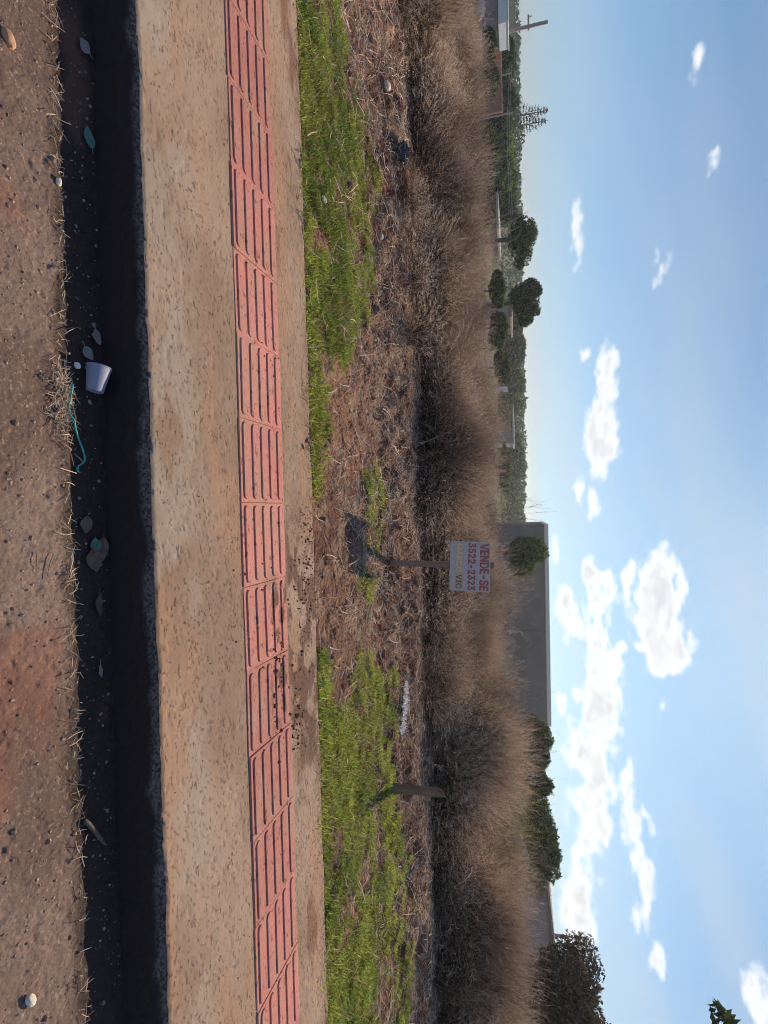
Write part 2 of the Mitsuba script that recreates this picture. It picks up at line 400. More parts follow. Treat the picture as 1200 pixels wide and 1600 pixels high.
n = 1500
px, py_ = rng.uniform(-2, 2, n), rng.uniform(.95, 1.53, n)
P1 = np.stack([px, py_, road_z(px, py_)], 1)
n2 = 350
qx, qy = rng.uniform(-3, 3, n2), np.concatenate([rng.uniform(1.6, 2.15, 230), rng.uniform(2.62, 2.95, 120)])
P2 = np.stack([qx, qy, 0 * qx], 1)
mat('m_gravel', lambda p, n, uv: mix([.15, .10, .08], [.42, .33, .26], cell_rand(p.x * 90, p.y * 90, 3)), .9)
tag(obj('gravel', pebbles(np.vstack([P1, P2]), np.concatenate([rng.gamma(2.0, .0011, n) + .001, rng.gamma(2.0, .0006, n2) + .0008])), 'm_gravel', smooth=True, to_world=ST),
    'scattered grit and pebbles on road and pavement', 'gravel', kind='stuff')

# ------------------------------------------------------------------ green grass
def from_photo(poly):                                   # a patch traced over the lawn: its outline on the street plane
    return np.array([gs(a, b)[:2] for a, b in poly])


import shapely
LAWN = [shapely.Polygon(from_photo(p)) for p in (
    [(464, -260), (464, 0), (472, 200), (484, 400), (490, 600), (494, 738), (512, 735), (520, 700), (526, 620), (548, 560), (562, 500), (586, 450), (590, 400), (582, 350), (592, 300), (578, 210), (548, 110), (534, 0), (528, -260)],
    [(502, 1040), (506, 1200), (512, 1400), (517, 1600), (522, 1900), (634, 1900), (633, 1600), (636, 1400), (624, 1270), (612, 1200), (611, 1050), (580, 1035), (545, 1050)],
    [(560, 735), (566, 800), (562, 870), (590, 880), (600, 800), (596, 740), (580, 725)],
    [(540, 905), (556, 930), (578, 925), (580, 900), (560, 890)])]


def blades(n, r, h0, h1, w, lean, k=3):
    b = np.stack([rng.uniform(-r, r, n), rng.uniform(-r, r, n), np.zeros(n)], 1)
    g, t = rng.uniform(0, 2 * np.pi, n), np.linspace(0, 1, k)
    dh = np.stack([np.cos(g), np.sin(g), 0 * g], 1)
    h, l = rng.uniform(h0, h1, n), rng.gamma(2.0, lean / 2, n)
    P = b[:, None] + t[None, :, None] * (h[:, None, None] * np.array([0, 0, 1.0])) + (t ** 1.7)[None, :, None] * (h * l)[:, None, None] * dh[:, None]
    P[..., 2] *= 1 / np.sqrt(1 + .5 * l[:, None] ** 2)
    g2 = rng.uniform(0, 2 * np.pi, n)
    W = w * rng.uniform(.6, 1.3, n)[:, None] * np.clip(1.15 - t ** 2, .12, 1)[None]
    return ribbons(P, W, np.stack([np.cos(g2), np.sin(g2), 0 * g2], 1))


for v in range(4):
    m, uv = blades(170, .085, .016, .055, .0055, 1.1)
    scene[f'turf_tuft_{v}'] = {'type': 'shapegroup', 'blade': ply(m, 'm_green', True, uv=uv)}


def instance(k, group, x, y, z, s, rz=None, tilt=0, wind=0):
    M = T().translate([float(x), float(y), float(z)])
    if wind: M = M.rotate([0, 1, 0], float(75 * (nno(x, y, .7, 91) - .5))).rotate([1, 0, 0], float(60 * (nno(x, y, .8, 92) - .45)))
    if tilt: M = M.rotate([rng.normal(), rng.normal(), 0.01], float(rng.normal(0, tilt)))
    s = [float(s)] * 3 if np.isscalar(s) else [float(q) for q in s]
    scene[k] = {'type': 'instance', 'group': {'type': 'ref', 'id': group}, 'to_world': M.rotate([0, 0, 1], float(rng.uniform(0, 360) if rz is None else rz)).scale(s)}


c = 0
for pi, poly in enumerate(LAWN):
    x0, y0, x1, y1 = poly.bounds
    for x in np.arange(x0 - .2, x1 + .2, .075):
        for y in np.arange(max(y0 - .2, EDGE + .01), y1 + .2, .075):
            X, Y = x + rng.uniform(-.05, .05), y + rng.uniform(-.05, .05)
            pt = shapely.Point(X, Y)
            d = poly.exterior.distance(pt) * (1 if poly.contains(pt) else -1) + .5 * (nfbm(X, Y, 3.5, 3, 43) - .5)
            thick = nfbm(X, Y, 3.2, 4, 41)
            edge = Y < EDGE + .15 and d > -.05
            if not edge and rng.random() > sst(-.06, .14, d) * (.14 + 1.05 * sst(.36, .60, thick)): continue
            w = street([X, Y, 0])
            c += 1
            instance(f'grass__{c:04d}', f'turf_tuft_{rng.integers(4)}', w[0], w[1], ground_z(w[0], w[1]) + .002, rng.uniform(.65, 1.15) * (1.15 if edge else .38 + .8 * thick), tilt=8)
tag('grass', 'short green grass growing in patches behind the pavement', 'grass', kind='stuff')

# ------------------------------------------------------------------ straw and dead stems on the soil
def litter(xy, L, w, zf, up=.02):
    n = len(xy)
    g = rng.uniform(0, 2 * np.pi, n)
    d = np.stack([np.cos(g), np.sin(g)], 1)
    t = np.linspace(-.5, .5, 4)
    bend = rng.normal(0, .25, n)
    c2 = xy[:, None] + d[:, None] * (t[None, :, None] * L[:, None, None]) + np.stack([-d[:, 1], d[:, 0]], 1)[:, None] * ((t ** 2 - .12)[None, :, None] * (bend * L)[:, None, None])
    z = zf(c2[..., 0], c2[..., 1])
    z = z * .5 + z.mean(1, keepdims=True) * .5 + rng.uniform(.002, up, n)[:, None] + t[None] * rng.normal(0, up * 1.1, n)[:, None] + .003
    z = np.maximum(z, zf(c2[..., 0], c2[..., 1]) + .0015)
    P = np.concatenate([c2, z[..., None]], -1)
    side = np.stack([-d[:, 1], d[:, 0], rng.normal(0, .9, n)], 1)
    W = w[:, None] * np.clip(1.1 - np.abs(t)[None] * .9, .2, 1)
    return ribbons(P, W, unit(side))


n = 46000
X = rng.uniform(-7, 7, n); Y = rng.uniform(3.05, 6.15, n)
inl = np.zeros(n, bool)
for poly in LAWN[:2]: inl |= shapely.contains_xy(poly, X, Y)
dens = np.where(inl, .6, .35 + .65 * sst(.35, .6, nfbm(X, Y, 1.6, 3, 55)))
dens = np.where(Y > 4.5, np.maximum(dens, .8), dens) * (.35 + .65 * sst(3.0, 4.2, Y))
ok = rng.random(n) < dens
X, Y = X[ok], Y[ok]
w = street(np.stack([X, Y, 0 * X], 1))
L = rng.gamma(2.2, .036, len(X)) + .02
coarse = (rng.random(len(X)) < .045) & ~inl[ok]
L = np.where(coarse, rng.uniform(.10, .26, len(X)), L)
parts = [litter(w[:, :2], L, np.where(coarse, rng.uniform(.004, .008, len(X)), rng.uniform(.0022, .0062, len(X))), ground_z, .035)]
parts[0][1][np.repeat(coarse, 8), 0] = .9
tag(obj('straw', parts[0][0], 'm_straw', uv=parts[0][1]), 'cut straw and dead stems littering the red soil', 'straw', kind='stuff')

n = 700
X = rng.uniform(-6, 6, n); Y = np.where(rng.random(n) < .6, rng.uniform(4.3, 5.9, n), rng.uniform(3.1, 5.9, n))
w = street(np.stack([X, Y, 0 * X], 1)); w[:, 2] = ground_z(w[:, 0], w[:, 1])
mat('m_clods', lambda p, n, uv: mix([.11, .055, .042], [.22, .12, .085], fbm(p.x * 9, p.y * 9, p.z * 9, 3)), .95)
tag(obj('soil_clods', pebbles(w, rng.gamma(1.4, .0055, n) + .003), 'm_clods', smooth=True), 'crumbled clods of dark red earth among the straw', 'earth', kind='stuff')

sp_ = []
for a_, b_, sx, sy, nn in ((434, 1090, .17, .030, 170), (440, 1010, .08, .04, 60), (478, 880, .18, .06, 160), (486, 835, .06, .05, 60), (464, 1125, .15, .06, 150), (470, 955, .25, .07, 90), (400, 870, .25, .12, 60), (484, 700, .05, .03, 60), (425, 560, .2, .1, 30)):
    p_ = gs(a_, b_); sp_.append(np.stack([p_[0] + rng.normal(0, sx, nn), p_[1] + rng.normal(0, sy, nn), np.full(nn, .002)], 1))
sp_ = np.vstack(sp_); sp_ = sp_[(sp_[:, 1] < EDGE - .01) & (sp_[:, 1] > Y0 + .02)]
sp_[:, 2] += .006 * ((sp_[:, 1] > Y1) & (sp_[:, 1] < Y2))
tag(obj('spilled_soil', pebbles(sp_, rng.gamma(1.2, .0019, len(sp_)) + .0008), 'm_clods', smooth=True, to_world=ST), 'crumbs of dark earth spilled over the red tiles and the pavement', 'earth', kind='stuff')

# straw swept against the gutter line and over the pavement's edge (street coordinates)
n = 1100
X = np.concatenate([rng.uniform(-2, 2, 640), rng.normal(-.40, .06, 460)])
Y = np.concatenate([rng.normal(1.368, .011, 640), rng.normal(1.352, .022, 460)])
m1 = litter(np.stack([X, Y], 1), rng.gamma(2.5, .010, n) + .006, rng.uniform(.0012, .003, n), lambda a, b: road_z(a, b) + .002, .012)
X = rng.uniform(-4, 4, 260); Y = EDGE - .015 + rng.normal(0, .035, 260)
m2 = litter(np.stack([X, Y], 1), rng.gamma(2.5, .018, 260) + .015, rng.uniform(.0015, .004, 260), lambda a, b: 0 * a + .003, .018)
X = np.concatenate([rng.uniform(-3, 3, 140)]); Y = rng.uniform(1.62, 2.9, 140)
m3 = litter(np.stack([X, Y], 1), rng.gamma(2.5, .008, 140) + .006, rng.uniform(.001, .0025, 140), lambda a, b: 0 * a + .008, .004)
tag(obj('chaff', join(m1[0], m2[0], m3[0]), 'm_straw', uv=np.vstack([m1[1], m2[1], m3[1]]), to_world=ST), 'loose chaff and bits of straw along gutter and pavement edge', 'straw', kind='stuff')

# ------------------------------------------------------------------ tall dry grass
def tall(n, r, w, splay=.5, plumes=.5, broken=.08):
    """a tussock of fine stems, one metre high, fanning out from its foot"""
    k = 6
    g, t = rng.uniform(0, 2 * np.pi, n), np.linspace(0, 1, k)
    dh = np.stack([np.cos(g), np.sin(g), 0 * g], 1)
    q_ = np.sqrt(rng.random(n))
    b = dh * (q_ * r)[:, None]
    h = rng.uniform(.45, 1.0, n) * (1 - .25 * q_ ** 2)
    l = splay * q_ * rng.uniform(.3, 1.3, n) + rng.gamma(1.5, .06, n)
    l = np.where(rng.random(n) < broken, rng.uniform(.8, 1.8, n), l)
    g2 = g + rng.normal(0, .8, n); d2 = np.stack([np.cos(g2), np.sin(g2), 0 * g], 1)
    P = b[:, None] + (t * 1.0)[None, :, None] * h[:, None, None] * np.array([0, 0, 1.0]) + (t ** 1.9)[None, :, None] * (h * l)[:, None, None] * d2[:, None]
    P[..., 2] -= (t ** 2.6)[None] * (h * np.clip(l - .15, 0, 1.5) * .42)[:, None]
    s_ = rng.normal(0, .03, (n, 3)); P += s_[:, None] * np.sin(t * np.pi * 1.3)[None, :, None] * [1, 1, .2]
    a1 = rng.uniform(0, 2 * np.pi, n)
    W = w * rng.uniform(.5, 1.4, n)[:, None] * np.clip(1.05 - .85 * t, .2, 1)[None]
    a, uv = ribbons(P, W, np.stack([np.cos(a1), np.sin(a1), 0 * a1], 1))
    uv[:, 1] = np.minimum(uv[:, 1], .8)
    k2 = np.repeat(rng.random(n) < .045, k * 2); uv[k2, 1] = 1                  # a few bleached stems
    m_ = int(n * plumes); s = rng.choice(n, m_, replace=False); q = 5
    d_ = unit(P[s, -1] - P[s, -2]); o = np.repeat(P[s, -1], q, 0); dd = np.repeat(d_, q, 0)
    o = o - dd * rng.uniform(0, .13, len(o))[:, None]
    e = o + dd * rng.uniform(.03, .07, len(o))[:, None] + rng.normal(0, .016, o.shape)
    P2 = np.stack([o, (o + e) / 2 + rng.normal(0, .004, o.shape), e], 1)
    a2, uv2 = ribbons(P2, w * .95 * np.tile([.7, 1.0, .25], (len(o), 1)), unit(rng.normal(0, 1, o.shape)))
    uv2[:, 1] = 1
    return join(a, a2), np.vstack([uv, uv2])


for v in range(6):
    m, uv = tall(260, .12, .0042, (.45, .6, .35, .8, .5, .25)[v], (.65, .45, .7, .4, .6, .75)[v], (.05, .12, .04, .2, .08, .03)[v])
    scene[f'dry_clump_{v}'] = {'type': 'shapegroup', 'blade': ply(m, 'm_dry', True, uv=uv)}
for v in range(2):
    m, uv = tall(170, .34, .010, .5, .5)
    scene[f'dry_clump_far_{v}'] = {'type': 'shapegroup', 'blade': ply(m, 'm_dry', True, uv=uv)}

NT = 300
TUS = np.stack([rng.uniform(-13, 13, NT), rng.uniform(5.3, 11.5, NT), rng.uniform(.45, 1.0, NT), rng.uniform(.45, 1.10, NT)], 1)


def tall_height(x, y):
    h = np.interp(x, [-8, -4, -1, 1, 3, 7], [1.08, 1.07, 1.13, 1.24, 1.46, 1.54])
    d = np.hypot(TUS[:, 0] - x, TUS[:, 1] - y) / TUS[:, 2]
    lobe = max(float((TUS[:, 3] * np.sqrt(np.clip(1 - d ** 2, 0, 1))).max()), .42)
    return float(h * lobe)


c = 0
def front(x): return 6.05 + 1.3 * (nno(x, 0 * x, .62, 71) - .5) + .4 * (nno(x, 0 * x, 2.5, 72) - .5) + .45 * np.exp(-((x - .6) / .9) ** 2)
def field(xa, xb, ya, yb, per_m2, name, far=False):
    global c
    n = int((xb - xa) * (yb - ya) * per_m2)
    for x, y in zip(rng.uniform(xa, xb, n), rng.uniform(ya, yb, n)):
        f_ = float(front(np.array(x)))
        if y < f_: continue
        h = tall_height(x, y) if y < 11 else float(np.interp(x, [-8, 0, 8], [.85, .95, 1.1])) * rng.uniform(.7, 1)
        if y < 7: h *= .72 + .28 * float(sst(0, .25, y - f_))
        if rng.random() < .03: h = max(h, min(h * 1.3, 1.1))
        h = min(h, 1.38)
        c += 1
        instance(f'dry_grass__{c:04d}', f'{name}_{rng.integers(2 if far else 6)}', x, y, ground_z(x, y) - .02, (rng.uniform(.8, 1.15) * (1.2 if far else 1),) * 2 + (h * rng.uniform(.85, 1.1),), tilt=7, wind=(0 if far else 1))


field(-9, 9, 5.3, 7.4, 50, 'dry_clump')
field(-13, 13, 7.4, 11, 13, 'dry_clump')
for x, y in zip(rng.uniform(-7, 7, 150), rng.uniform(5.3, 6.1, 150)):        # low tussocks before the bank
    if nno(np.array(x), np.array(y), 1.1, 77) < .66 or -.3 < x < 1.3 or 1.9 < x < 2.9: continue
    c += 1
    instance(f'dry_grass__{c:04d}', f'dry_clump_{rng.integers(6)}', x, y, ground_z(x, y) - .01, (.9, .9, rng.uniform(.16, .42)), tilt=10)
field(-24, 24, 11, 19, 3.0, 'dry_clump_far', True)
field(-45, 45, 19, 42, .8, 'dry_clump_far', True)
# bent and broken pale stems caught in the face of the bank
n = 520
x = rng.uniform(-7, 7, n); y = front(x) + rng.uniform(-.15, .9, n); z = ground_z(x, y)
b0 = np.stack([x, y, z + rng.uniform(0, .55, n)], 1); d0 = unit(rng.normal(0, 1, (n, 3)) * [1, .5, .9] + [0, -.25, .25]); L0_ = rng.uniform(.12, .55, n)
t5 = np.linspace(0, 1, 5); P5 = b0[:, None] + d0[:, None] * (t5[None] * L0_[:, None])[..., None]
P5[..., 2] = np.maximum(P5[..., 2] - (t5 ** 2)[None] * (L0_ * rng.uniform(0, .6, n))[:, None], ground_z(P5[..., 0], P5[..., 1]) + .004)
m, uv = ribbons(P5, rng.uniform(.004, .010, n)[:, None] * np.array([1, .95, .85, .7, .3]), unit(np.cross(d0, rng.normal(0, 1, (n, 3)))))
tag(obj('broken_stems', m, 'm_straw', smooth=True, uv=uv), 'pale broken stems caught in the face of the dry grass', 'dry stems', kind='stuff')

tag('dry_grass', 'tall dry brown grass filling the vacant lot', 'dry grass', kind='stuff')

# ------------------------------------------------------------------ the sign
mat('m_board', lambda p, n, uv: mix([.46, .48, .52], [.35, .36, .39], smoothstep(.5, .75, fbm(p.x * 6, 3, p.z * 9, 4)) * .5), .5)
mat('m_signred', (.33, .125, .12), .6)
mat('m_signtan', (.52, .45, .34), .6)
mat('m_signpale', (.62, .60, .52), .6)
mat('m_signdark', (.10, .115, .12), .6)
mat('m_post', lambda p, n, uv: mix([.17, .115, .09], [.30, .215, .17], fbm(p.x * 60, p.y * 60, p.z * 5, 3)), .9)
SY = 4.78
a, b, cc, d = (at(704, 845, SY), at(702, 922, SY), at(765, 925, SY), at(767, 847, SY))
foot = at(610, 880, SY); foot[2] = ground_z(foot[0], SY) - .05
topz = at(772, 884, SY)
sg = thing('for_sale_sign', 'white for-sale sign with red letters on a thin wooden post', 'sign')
prof = box((-.028, -.016, 0), (.028, .016, topz[2] - foot[2]), .004)
lean = (topz - foot)[0] / (topz - foot)[2]
pv = prof[0] + np.c_[prof[0][:, 2] * lean, 0 * prof[0][:, 2], 0 * prof[0][:, 2]]
obj('post', (pv + foot + [0, .022, 0], prof[1]), 'm_post', sg)
ex, ez = unit(b - a), unit(d - a)
w_, h_ = np.linalg.norm(b - a), np.linalg.norm(d - a)
ey = np.cross(ez, ex); ez = np.cross(ex, ey); ey = unit(ey)
R = np.stack([ex, ez, -ey], 1)                        # local x along the writing, y up, z towards the street
def on_board(m, o=(0, 0, 0)):
    v, f = vf(m) if hasattr(m, 'vertices') else m
    return a + (v + np.array(o)) @ R.T, f
if (R[:, 2] @ [0, -1, 0]) < 0: R[:, 2] *= -1
obj('board', on_board(box((0, 0, -.004), (w_, h_, .002), .001)), 'm_board', sg)
def line(text, x0, y0, wid, hgt, m, name, bold=True):
    t = meshkit.text_mesh(text, 1.0, .02, bold)
    v = np.array(t.vertices); lo, hi = v.min(0), v.max(0)
    v = (v - lo) / (hi - lo) * [wid, hgt, .0015]
    e = hgt * .030
    obj(name, on_board(join(*[(v + [dx * e, dy * e, i * .00012], np.array(t.faces)) for i, (dx, dy) in enumerate(((0, 0), (1, 0), (-1, 0), (0, 1), (0, -1)))]), (x0, y0, .0022)), m, sg)
obj('band', on_board(box((.014, h_ * .12, .0), (w_ - .014, h_ * .34, .0028), .0004)), 'm_signtan', sg)
line('VENDE-SE', .016, h_ * .745, w_ - .030, h_ * .225, 'm_signred', 'lettering')
line('3522-2323', .014, h_ * .455, w_ - .026, h_ * .185, 'm_signred', 'lettering')
def line2(text, x0, x1, m):
    t = meshkit.text_mesh(text, 1.0, .02, True)
    v = np.array(t.vertices); lo, hi = v.min(0), v.max(0)
    v = (v - lo) / (hi - lo) * [x1 - x0, h_ * .15, .0015]
    obj('lettering', on_board((v, np.array(t.faces)), (x0, h_ * .155, .0030)), m, sg)
line2('MARCO', .022, w_ * .63, 'm_signpale')
line2('VIC', w_ * .67, w_ - .022, 'm_signdark')

# ------------------------------------------------------------------ old post
def moss_c(p, n, uv):
    c = mix([.11, .072, .055], [.30, .21, .155], fbm(p.x * 45, p.y * 45, p.z * 7, 4))
    return mix(c, [.15, .22, .04], smoothstep(.44, .54, fbm(p.x * 16, p.y * 16, p.z * 12, 3)) * smoothstep(-.1, .3, n.x))
mat('m_oldwood', moss_c, .95, lambda p, n, uv: fbm(p.x * 90, p.y * 90, p.z * 12, 3) * .006)
f1 = at(614, 1232, 4.5); f1[2] = ground_z(f1[0], 4.5) - .06
t1 = at(705, 1240, 4.5)
ns, nz = 28, 26
g = np.arange(ns) / ns * 2 * np.pi + .5
sq = np.stack([np.cos(g), np.sin(g)], 1) / (np.abs(np.cos(g - .5 + .6)) ** 6 + np.abs(np.sin(g - .5 + .6)) ** 6)[:, None] ** (1 / 6)
Z = np.linspace(0, 1, nz)
H1 = (t1 - f1)[2]
top = H1 * (1 - .16 * nno(np.cos(g) * .05, np.sin(g) * .05, 60, 5)) - .05 * (np.cos(g) < -.2)
rad = (.040 - .010 * Z[:, None]) * (1 + .10 * (meshkit.noise(np.stack(np.broadcast_arrays(np.cos(g)[None] * 3, np.sin(g)[None] * 3, Z[:, None] * 1.5), -1), 4) - .5) + .05 * (nno(np.repeat(g[None], nz, 0), Z[:, None] + 0 * g[None], 9, 2) - .5))
V = np.stack([rad * sq[None, :, 0] + (Z * (t1 - f1)[0])[:, None], rad * sq[None, :, 1] + 0 * Z[:, None], Z[:, None] * top[None]], -1).reshape(-1, 3) + f1
i, j = np.meshgrid(np.arange(nz - 1), np.arange(ns), indexing='ij')
q = np.stack([i * ns + j, i * ns + (j + 1) % ns, (i + 1) * ns + (j + 1) % ns, (i + 1) * ns + j], -1).reshape(-1, 4)
tri = np.vstack([q[:, [0, 1, 2]], q[:, [0, 2, 3]]])
V = np.vstack([V, V[-ns:].mean(0) - [0, 0, .05]]); k = np.arange(ns); e = (nz - 1) * ns
tri = np.vstack([tri, np.stack([e + k, e + (k + 1) % ns, k * 0 + len(V) - 1], 1)])
tag(obj('wooden_stump', (V, tri), 'm_oldwood', smooth=50), 'weathered mossy wooden post with broken top beside the right-hand lawn', 'post')

# ------------------------------------------------------------------ litter in the gutter and on the lot
def tostreet(px, py, h): return gs(px, py, h)
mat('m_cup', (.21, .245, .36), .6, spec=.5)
cu = thing('plastic_cup', 'white plastic cup lying in the shaded gutter', 'cup')
L0, r0, r1 = .092, .040, .028
prof = np.array([[r0 + .0015, 0], [r0 + .0025, .002], [r0 + .001, .004], [r0, .005], [(r0 + r1) / 2, L0 / 2], [r1, L0 - .003], [r1 - .003, L0], [0, L0 - .002], [r1 - .004, L0 - .004], [(r0 + r1) / 2 - .0015, L0 / 2], [r0 - .0012, .004], [r0 + .0003, 0]])
m = trimesh.creation.revolve(np.vstack([prof, prof[:1]]), sections=36)
cp = tostreet(154, 573, GUT + .04)
scene[key('body', cu)] = ply(m, 'm_cup', 35, to_world=ST @ T().translate([cp[0], cp[1], GUT + .043]).rotate([0, 0, 1], -8).rotate([0, 1, 0], 97))

mat('m_string', lambda p, n, uv: mix([.05, .30, .28], [.10, .48, .40], fbm(p.x * 40, p.y * 40, p.z * 40, 2)), .6)
pts = np.array([tostreet(a_, b_, GUT + h) for a_, b_, h in ((113, 600, .012), (112, 612, .020), (109, 628, .014), (108, 636, .018), (110, 648, .016), (116, 656, .022), (117, 664, .016), (121, 680, .012), (127, 696, .010), (132, 712, .010), (131, 722, .009), (124, 727, .010), (121, 733, .010), (125, 738, .009))])
from scipy.interpolate import CubicSpline
tt = np.linspace(0, 1, len(pts)); sp = CubicSpline(tt, pts)(np.linspace(0, 1, 90))
tag(obj('string', tube(sp, .0028 + .001 * rng.random(90)), 'm_string', smooth=True, to_world=ST), 'frayed teal string trailing from the straw heap into the gutter', 'string')
mat('m_scrap', (.75, .76, .76), .6)


def leaf_mesh(L, W, curl, seed):
    t, s = np.linspace(0, 1, 12), np.linspace(-1, 1, 7)
    wdt = W / 2 * np.sin(np.pi * np.clip(t, .02, .985) ** .85) ** .8
    X, Sv = np.meshgrid(t, s, indexing='ij')
    v = np.stack([(X - .5) * L, Sv * wdt[:, None], curl * L * ((X - .5) ** 2 * 1.2 + .25 * Sv ** 2 * (wdt / W)[:, None]) + .004 * (meshkit.noise(np.stack([X * 6, Sv * 3, X * 0 + seed], -1)) - .5)], -1).reshape(-1, 3)
    i, j = np.meshgrid(np.arange(11), np.arange(6), indexing='ij'); a_ = i * 7 + j
    q_ = np.stack([a_, a_ + 7, a_ + 8, a_ + 1], -1).reshape(-1, 4)
    f_ = np.vstack([q_[:, [0, 1, 2]], q_[:, [0, 2, 3]]])
    low = v.copy(); low[:, 2] -= .0008
    st, sf = tube([[-L * .5 - .018, .002, .004], [-L * .5, 0, curl * L * .3], [0, 0, -.0006], [L * .4, 0, curl * L * .2]], [.0011, .0011, .0008, .0003], 5)
    return join((v, f_), (low, f_[:, ::-1]), (st, sf))


mat('m_leaf_brown', lambda p, n, uv: mix([.12, .075, .058], [.22, .14, .11], fbm(p.x * 40, p.y * 40, 3, 3)), .8)
mat('m_leaf_teal', lambda p, n, uv: mix([.08, .17, .14], [.14, .26, .22], fbm(p.x * 40, p.y * 40, 3, 3)), .6)
mat('m_leaf_pale', (.27, .25, .24), .8)
for px_, py2, L_, W_, rz, m_, lab in (
        (146, 875, .082, .045, 84, 'm_leaf_brown', 'broad brown leaf under the greenish leaf in the gutter'),
        (158, 858, .085, .034, 96, 'm_leaf_brown', 'narrow brown leaf touching the kerb in the gutter'),
        (148, 851, .050, .028, 80, 'm_leaf_teal', 'small greenish leaf lying on the brown leaves'),
        (153, 945, .078, .030, 88, 'm_leaf_brown', 'pointed brown leaf lying alone right of the gutter leaf pile'),
        (156, 1048, .048, .012, 84, 'm_leaf_pale', 'thin pale curled leaf near the kerb foot'),
        (150, 527, .055, .034, 70, 'm_leaf_pale', 'pale grey leaf left of the plastic cup'),
        (137, 552, .052, .026, 50, 'm_leaf_pale', 'dull grey leaf nearest the mouth of the cup'),
        (138, 215, .070, .030, 75, 'm_leaf_teal', 'dull green leaf in the gutter at the left'),
        (131, 72, .045, .035, 30, 'm_leaf_pale', 'crumpled pale leaf in the gutter at far left'),
        (134, 820, .060, .030, 100, 'm_leaf_brown', 'dark brown leaf left of the gutter leaf pile')):
    p = tostreet(px_, py2, GUT + .01)
    k = tag(key('leaf'), lab, 'leaf')
    scene[k] = ply(leaf_mesh(L_, W_ * 1.5, rng.uniform(.10, .3), rng.integers(50)), m_, 40, to_world=ST @ T().translate([p[0], p[1], GUT + .013]).rotate([0, 0, 1], 90 - rz + 180 * (rng.random() < .5)).rotate([1, 0, 0], rng.normal(0, 9)))


def rock(p, s, m, name, lab, cat, seed=0, frame_=ST, boxy=0.):
    m_ = trimesh.creation.icosphere(3); v = np.array(m_.vertices)
    if boxy: v = v / (np.abs(v) ** 6).sum(1, keepdims=True) ** (1 / 6)
    v = v * (1 + .5 * (meshkit.fbm(v * 1.6 + seed, 3, seed)[:, None] - .5)) * np.array(s)
    k_ = tag(key(name), lab, cat)
    scene[k_] = ply((v, np.array(m_.faces)), m, True, to_world=frame_ @ T().translate([float(q_) for q_ in p]).rotate([0, 0, 1], float(rng.uniform(0, 360))))


mat('m_plastic', (.74, .72, .72), .45)
mat('m_clod', lambda p, n, uv: mix([.40, .20, .13], [.52, .33, .23], fbm(p.x * 60, p.y * 60, p.z * 60, 3)), .95)
mat('m_whitestone', (.60, .55, .47), .9)
mat('m_brick', lambda p, n, uv: mix([.30, .13, .08], [.40, .20, .13], fbm(p.x * 30, p.y * 30, p.z * 30, 3)), .95)
rock(tostreet(14, 60, GUT + .008), (.028, .018, .013), 'm_clod', 'clod', 'orange clod of earth on the road at far left', 'clod', 3)
rock(tostreet(48, 1563, GUT + .008), (.024, .013, .010), 'm_whitestone', 'stone', 'whitish stone chip on the road at far right', 'stone', 5)
rock(tostreet(121, 571, GUT + .012), (.012, .009, .012), 'm_plastic', 'paper_scrap', 'white scrap at the left end of the gutter straw heap', 'paper', 9)
rock(tostreet(92, 284, GUT + .008), (.013, .010, .008), 'm_whitestone', 'stone', 'small white chip at the edge of the gutter shade', 'stone', 6)
st = tube([tostreet(a_, b_, GUT + h) for a_, b_, h in ((132, 1282, .010), (139, 1288, .016), (148, 1298, .017), (160, 1314, .013), (166, 1320, .010))], [.007, .008, .008, .007, .004])
mat('m_stick', (.12, .10, .09), .9)
tag(obj('stick', st, 'm_stick', smooth=True, to_world=ST), 'dark stick lying in the gutter shade', 'stick')
for (pts_, lab) in ((((57, 863), (58, 878), (58, 893)), 'short straw stem on the road, the straighter of two'), (((84, 864), (78, 882), (73, 906)), 'slanting straw stem on the road beside the straighter one')):
    tag(obj('straw_stem', tube([tostreet(a_, b_, GUT + .010) for a_, b_ in pts_], [.0016, .002, .0012], 6), 'm_straw', smooth=True, to_world=ST), lab, 'straw')


def onlot(px_, py2, dz=0.):
    for Y in np.arange(3.0, 7.5, .01):
        p = at(px_, py2, Y)
        if p[2] <= ground_z(p[0], Y) + dz: return np.array([p[0], Y, ground_z(p[0], Y) + dz])
    return p


I4 = T()
def sheet(px_, py2, w_s, d_s, h_s, m_, name, lab, cat, seed):
    """a crumpled bit of film: a closed, wrinkled pillow"""
    m0 = trimesh.creation.icosphere(4); v = np.array(m0.vertices)
    v = v * (1 + .9 * (meshkit.fbm(v * 2.3 + seed * 3.1, 4, seed)[:, None] - .5) + .35 * np.abs(meshkit.fbm(v * 5 + seed, 3, seed + 4)[:, None] - .5)) * [w_s, d_s, h_s]
    p = onlot(px_, py2); k_ = tag(key(name), lab, cat)
    scene[k_] = ply((v + p + [0, 0, h_s * .5], np.array(m0.faces)), m_, 35)


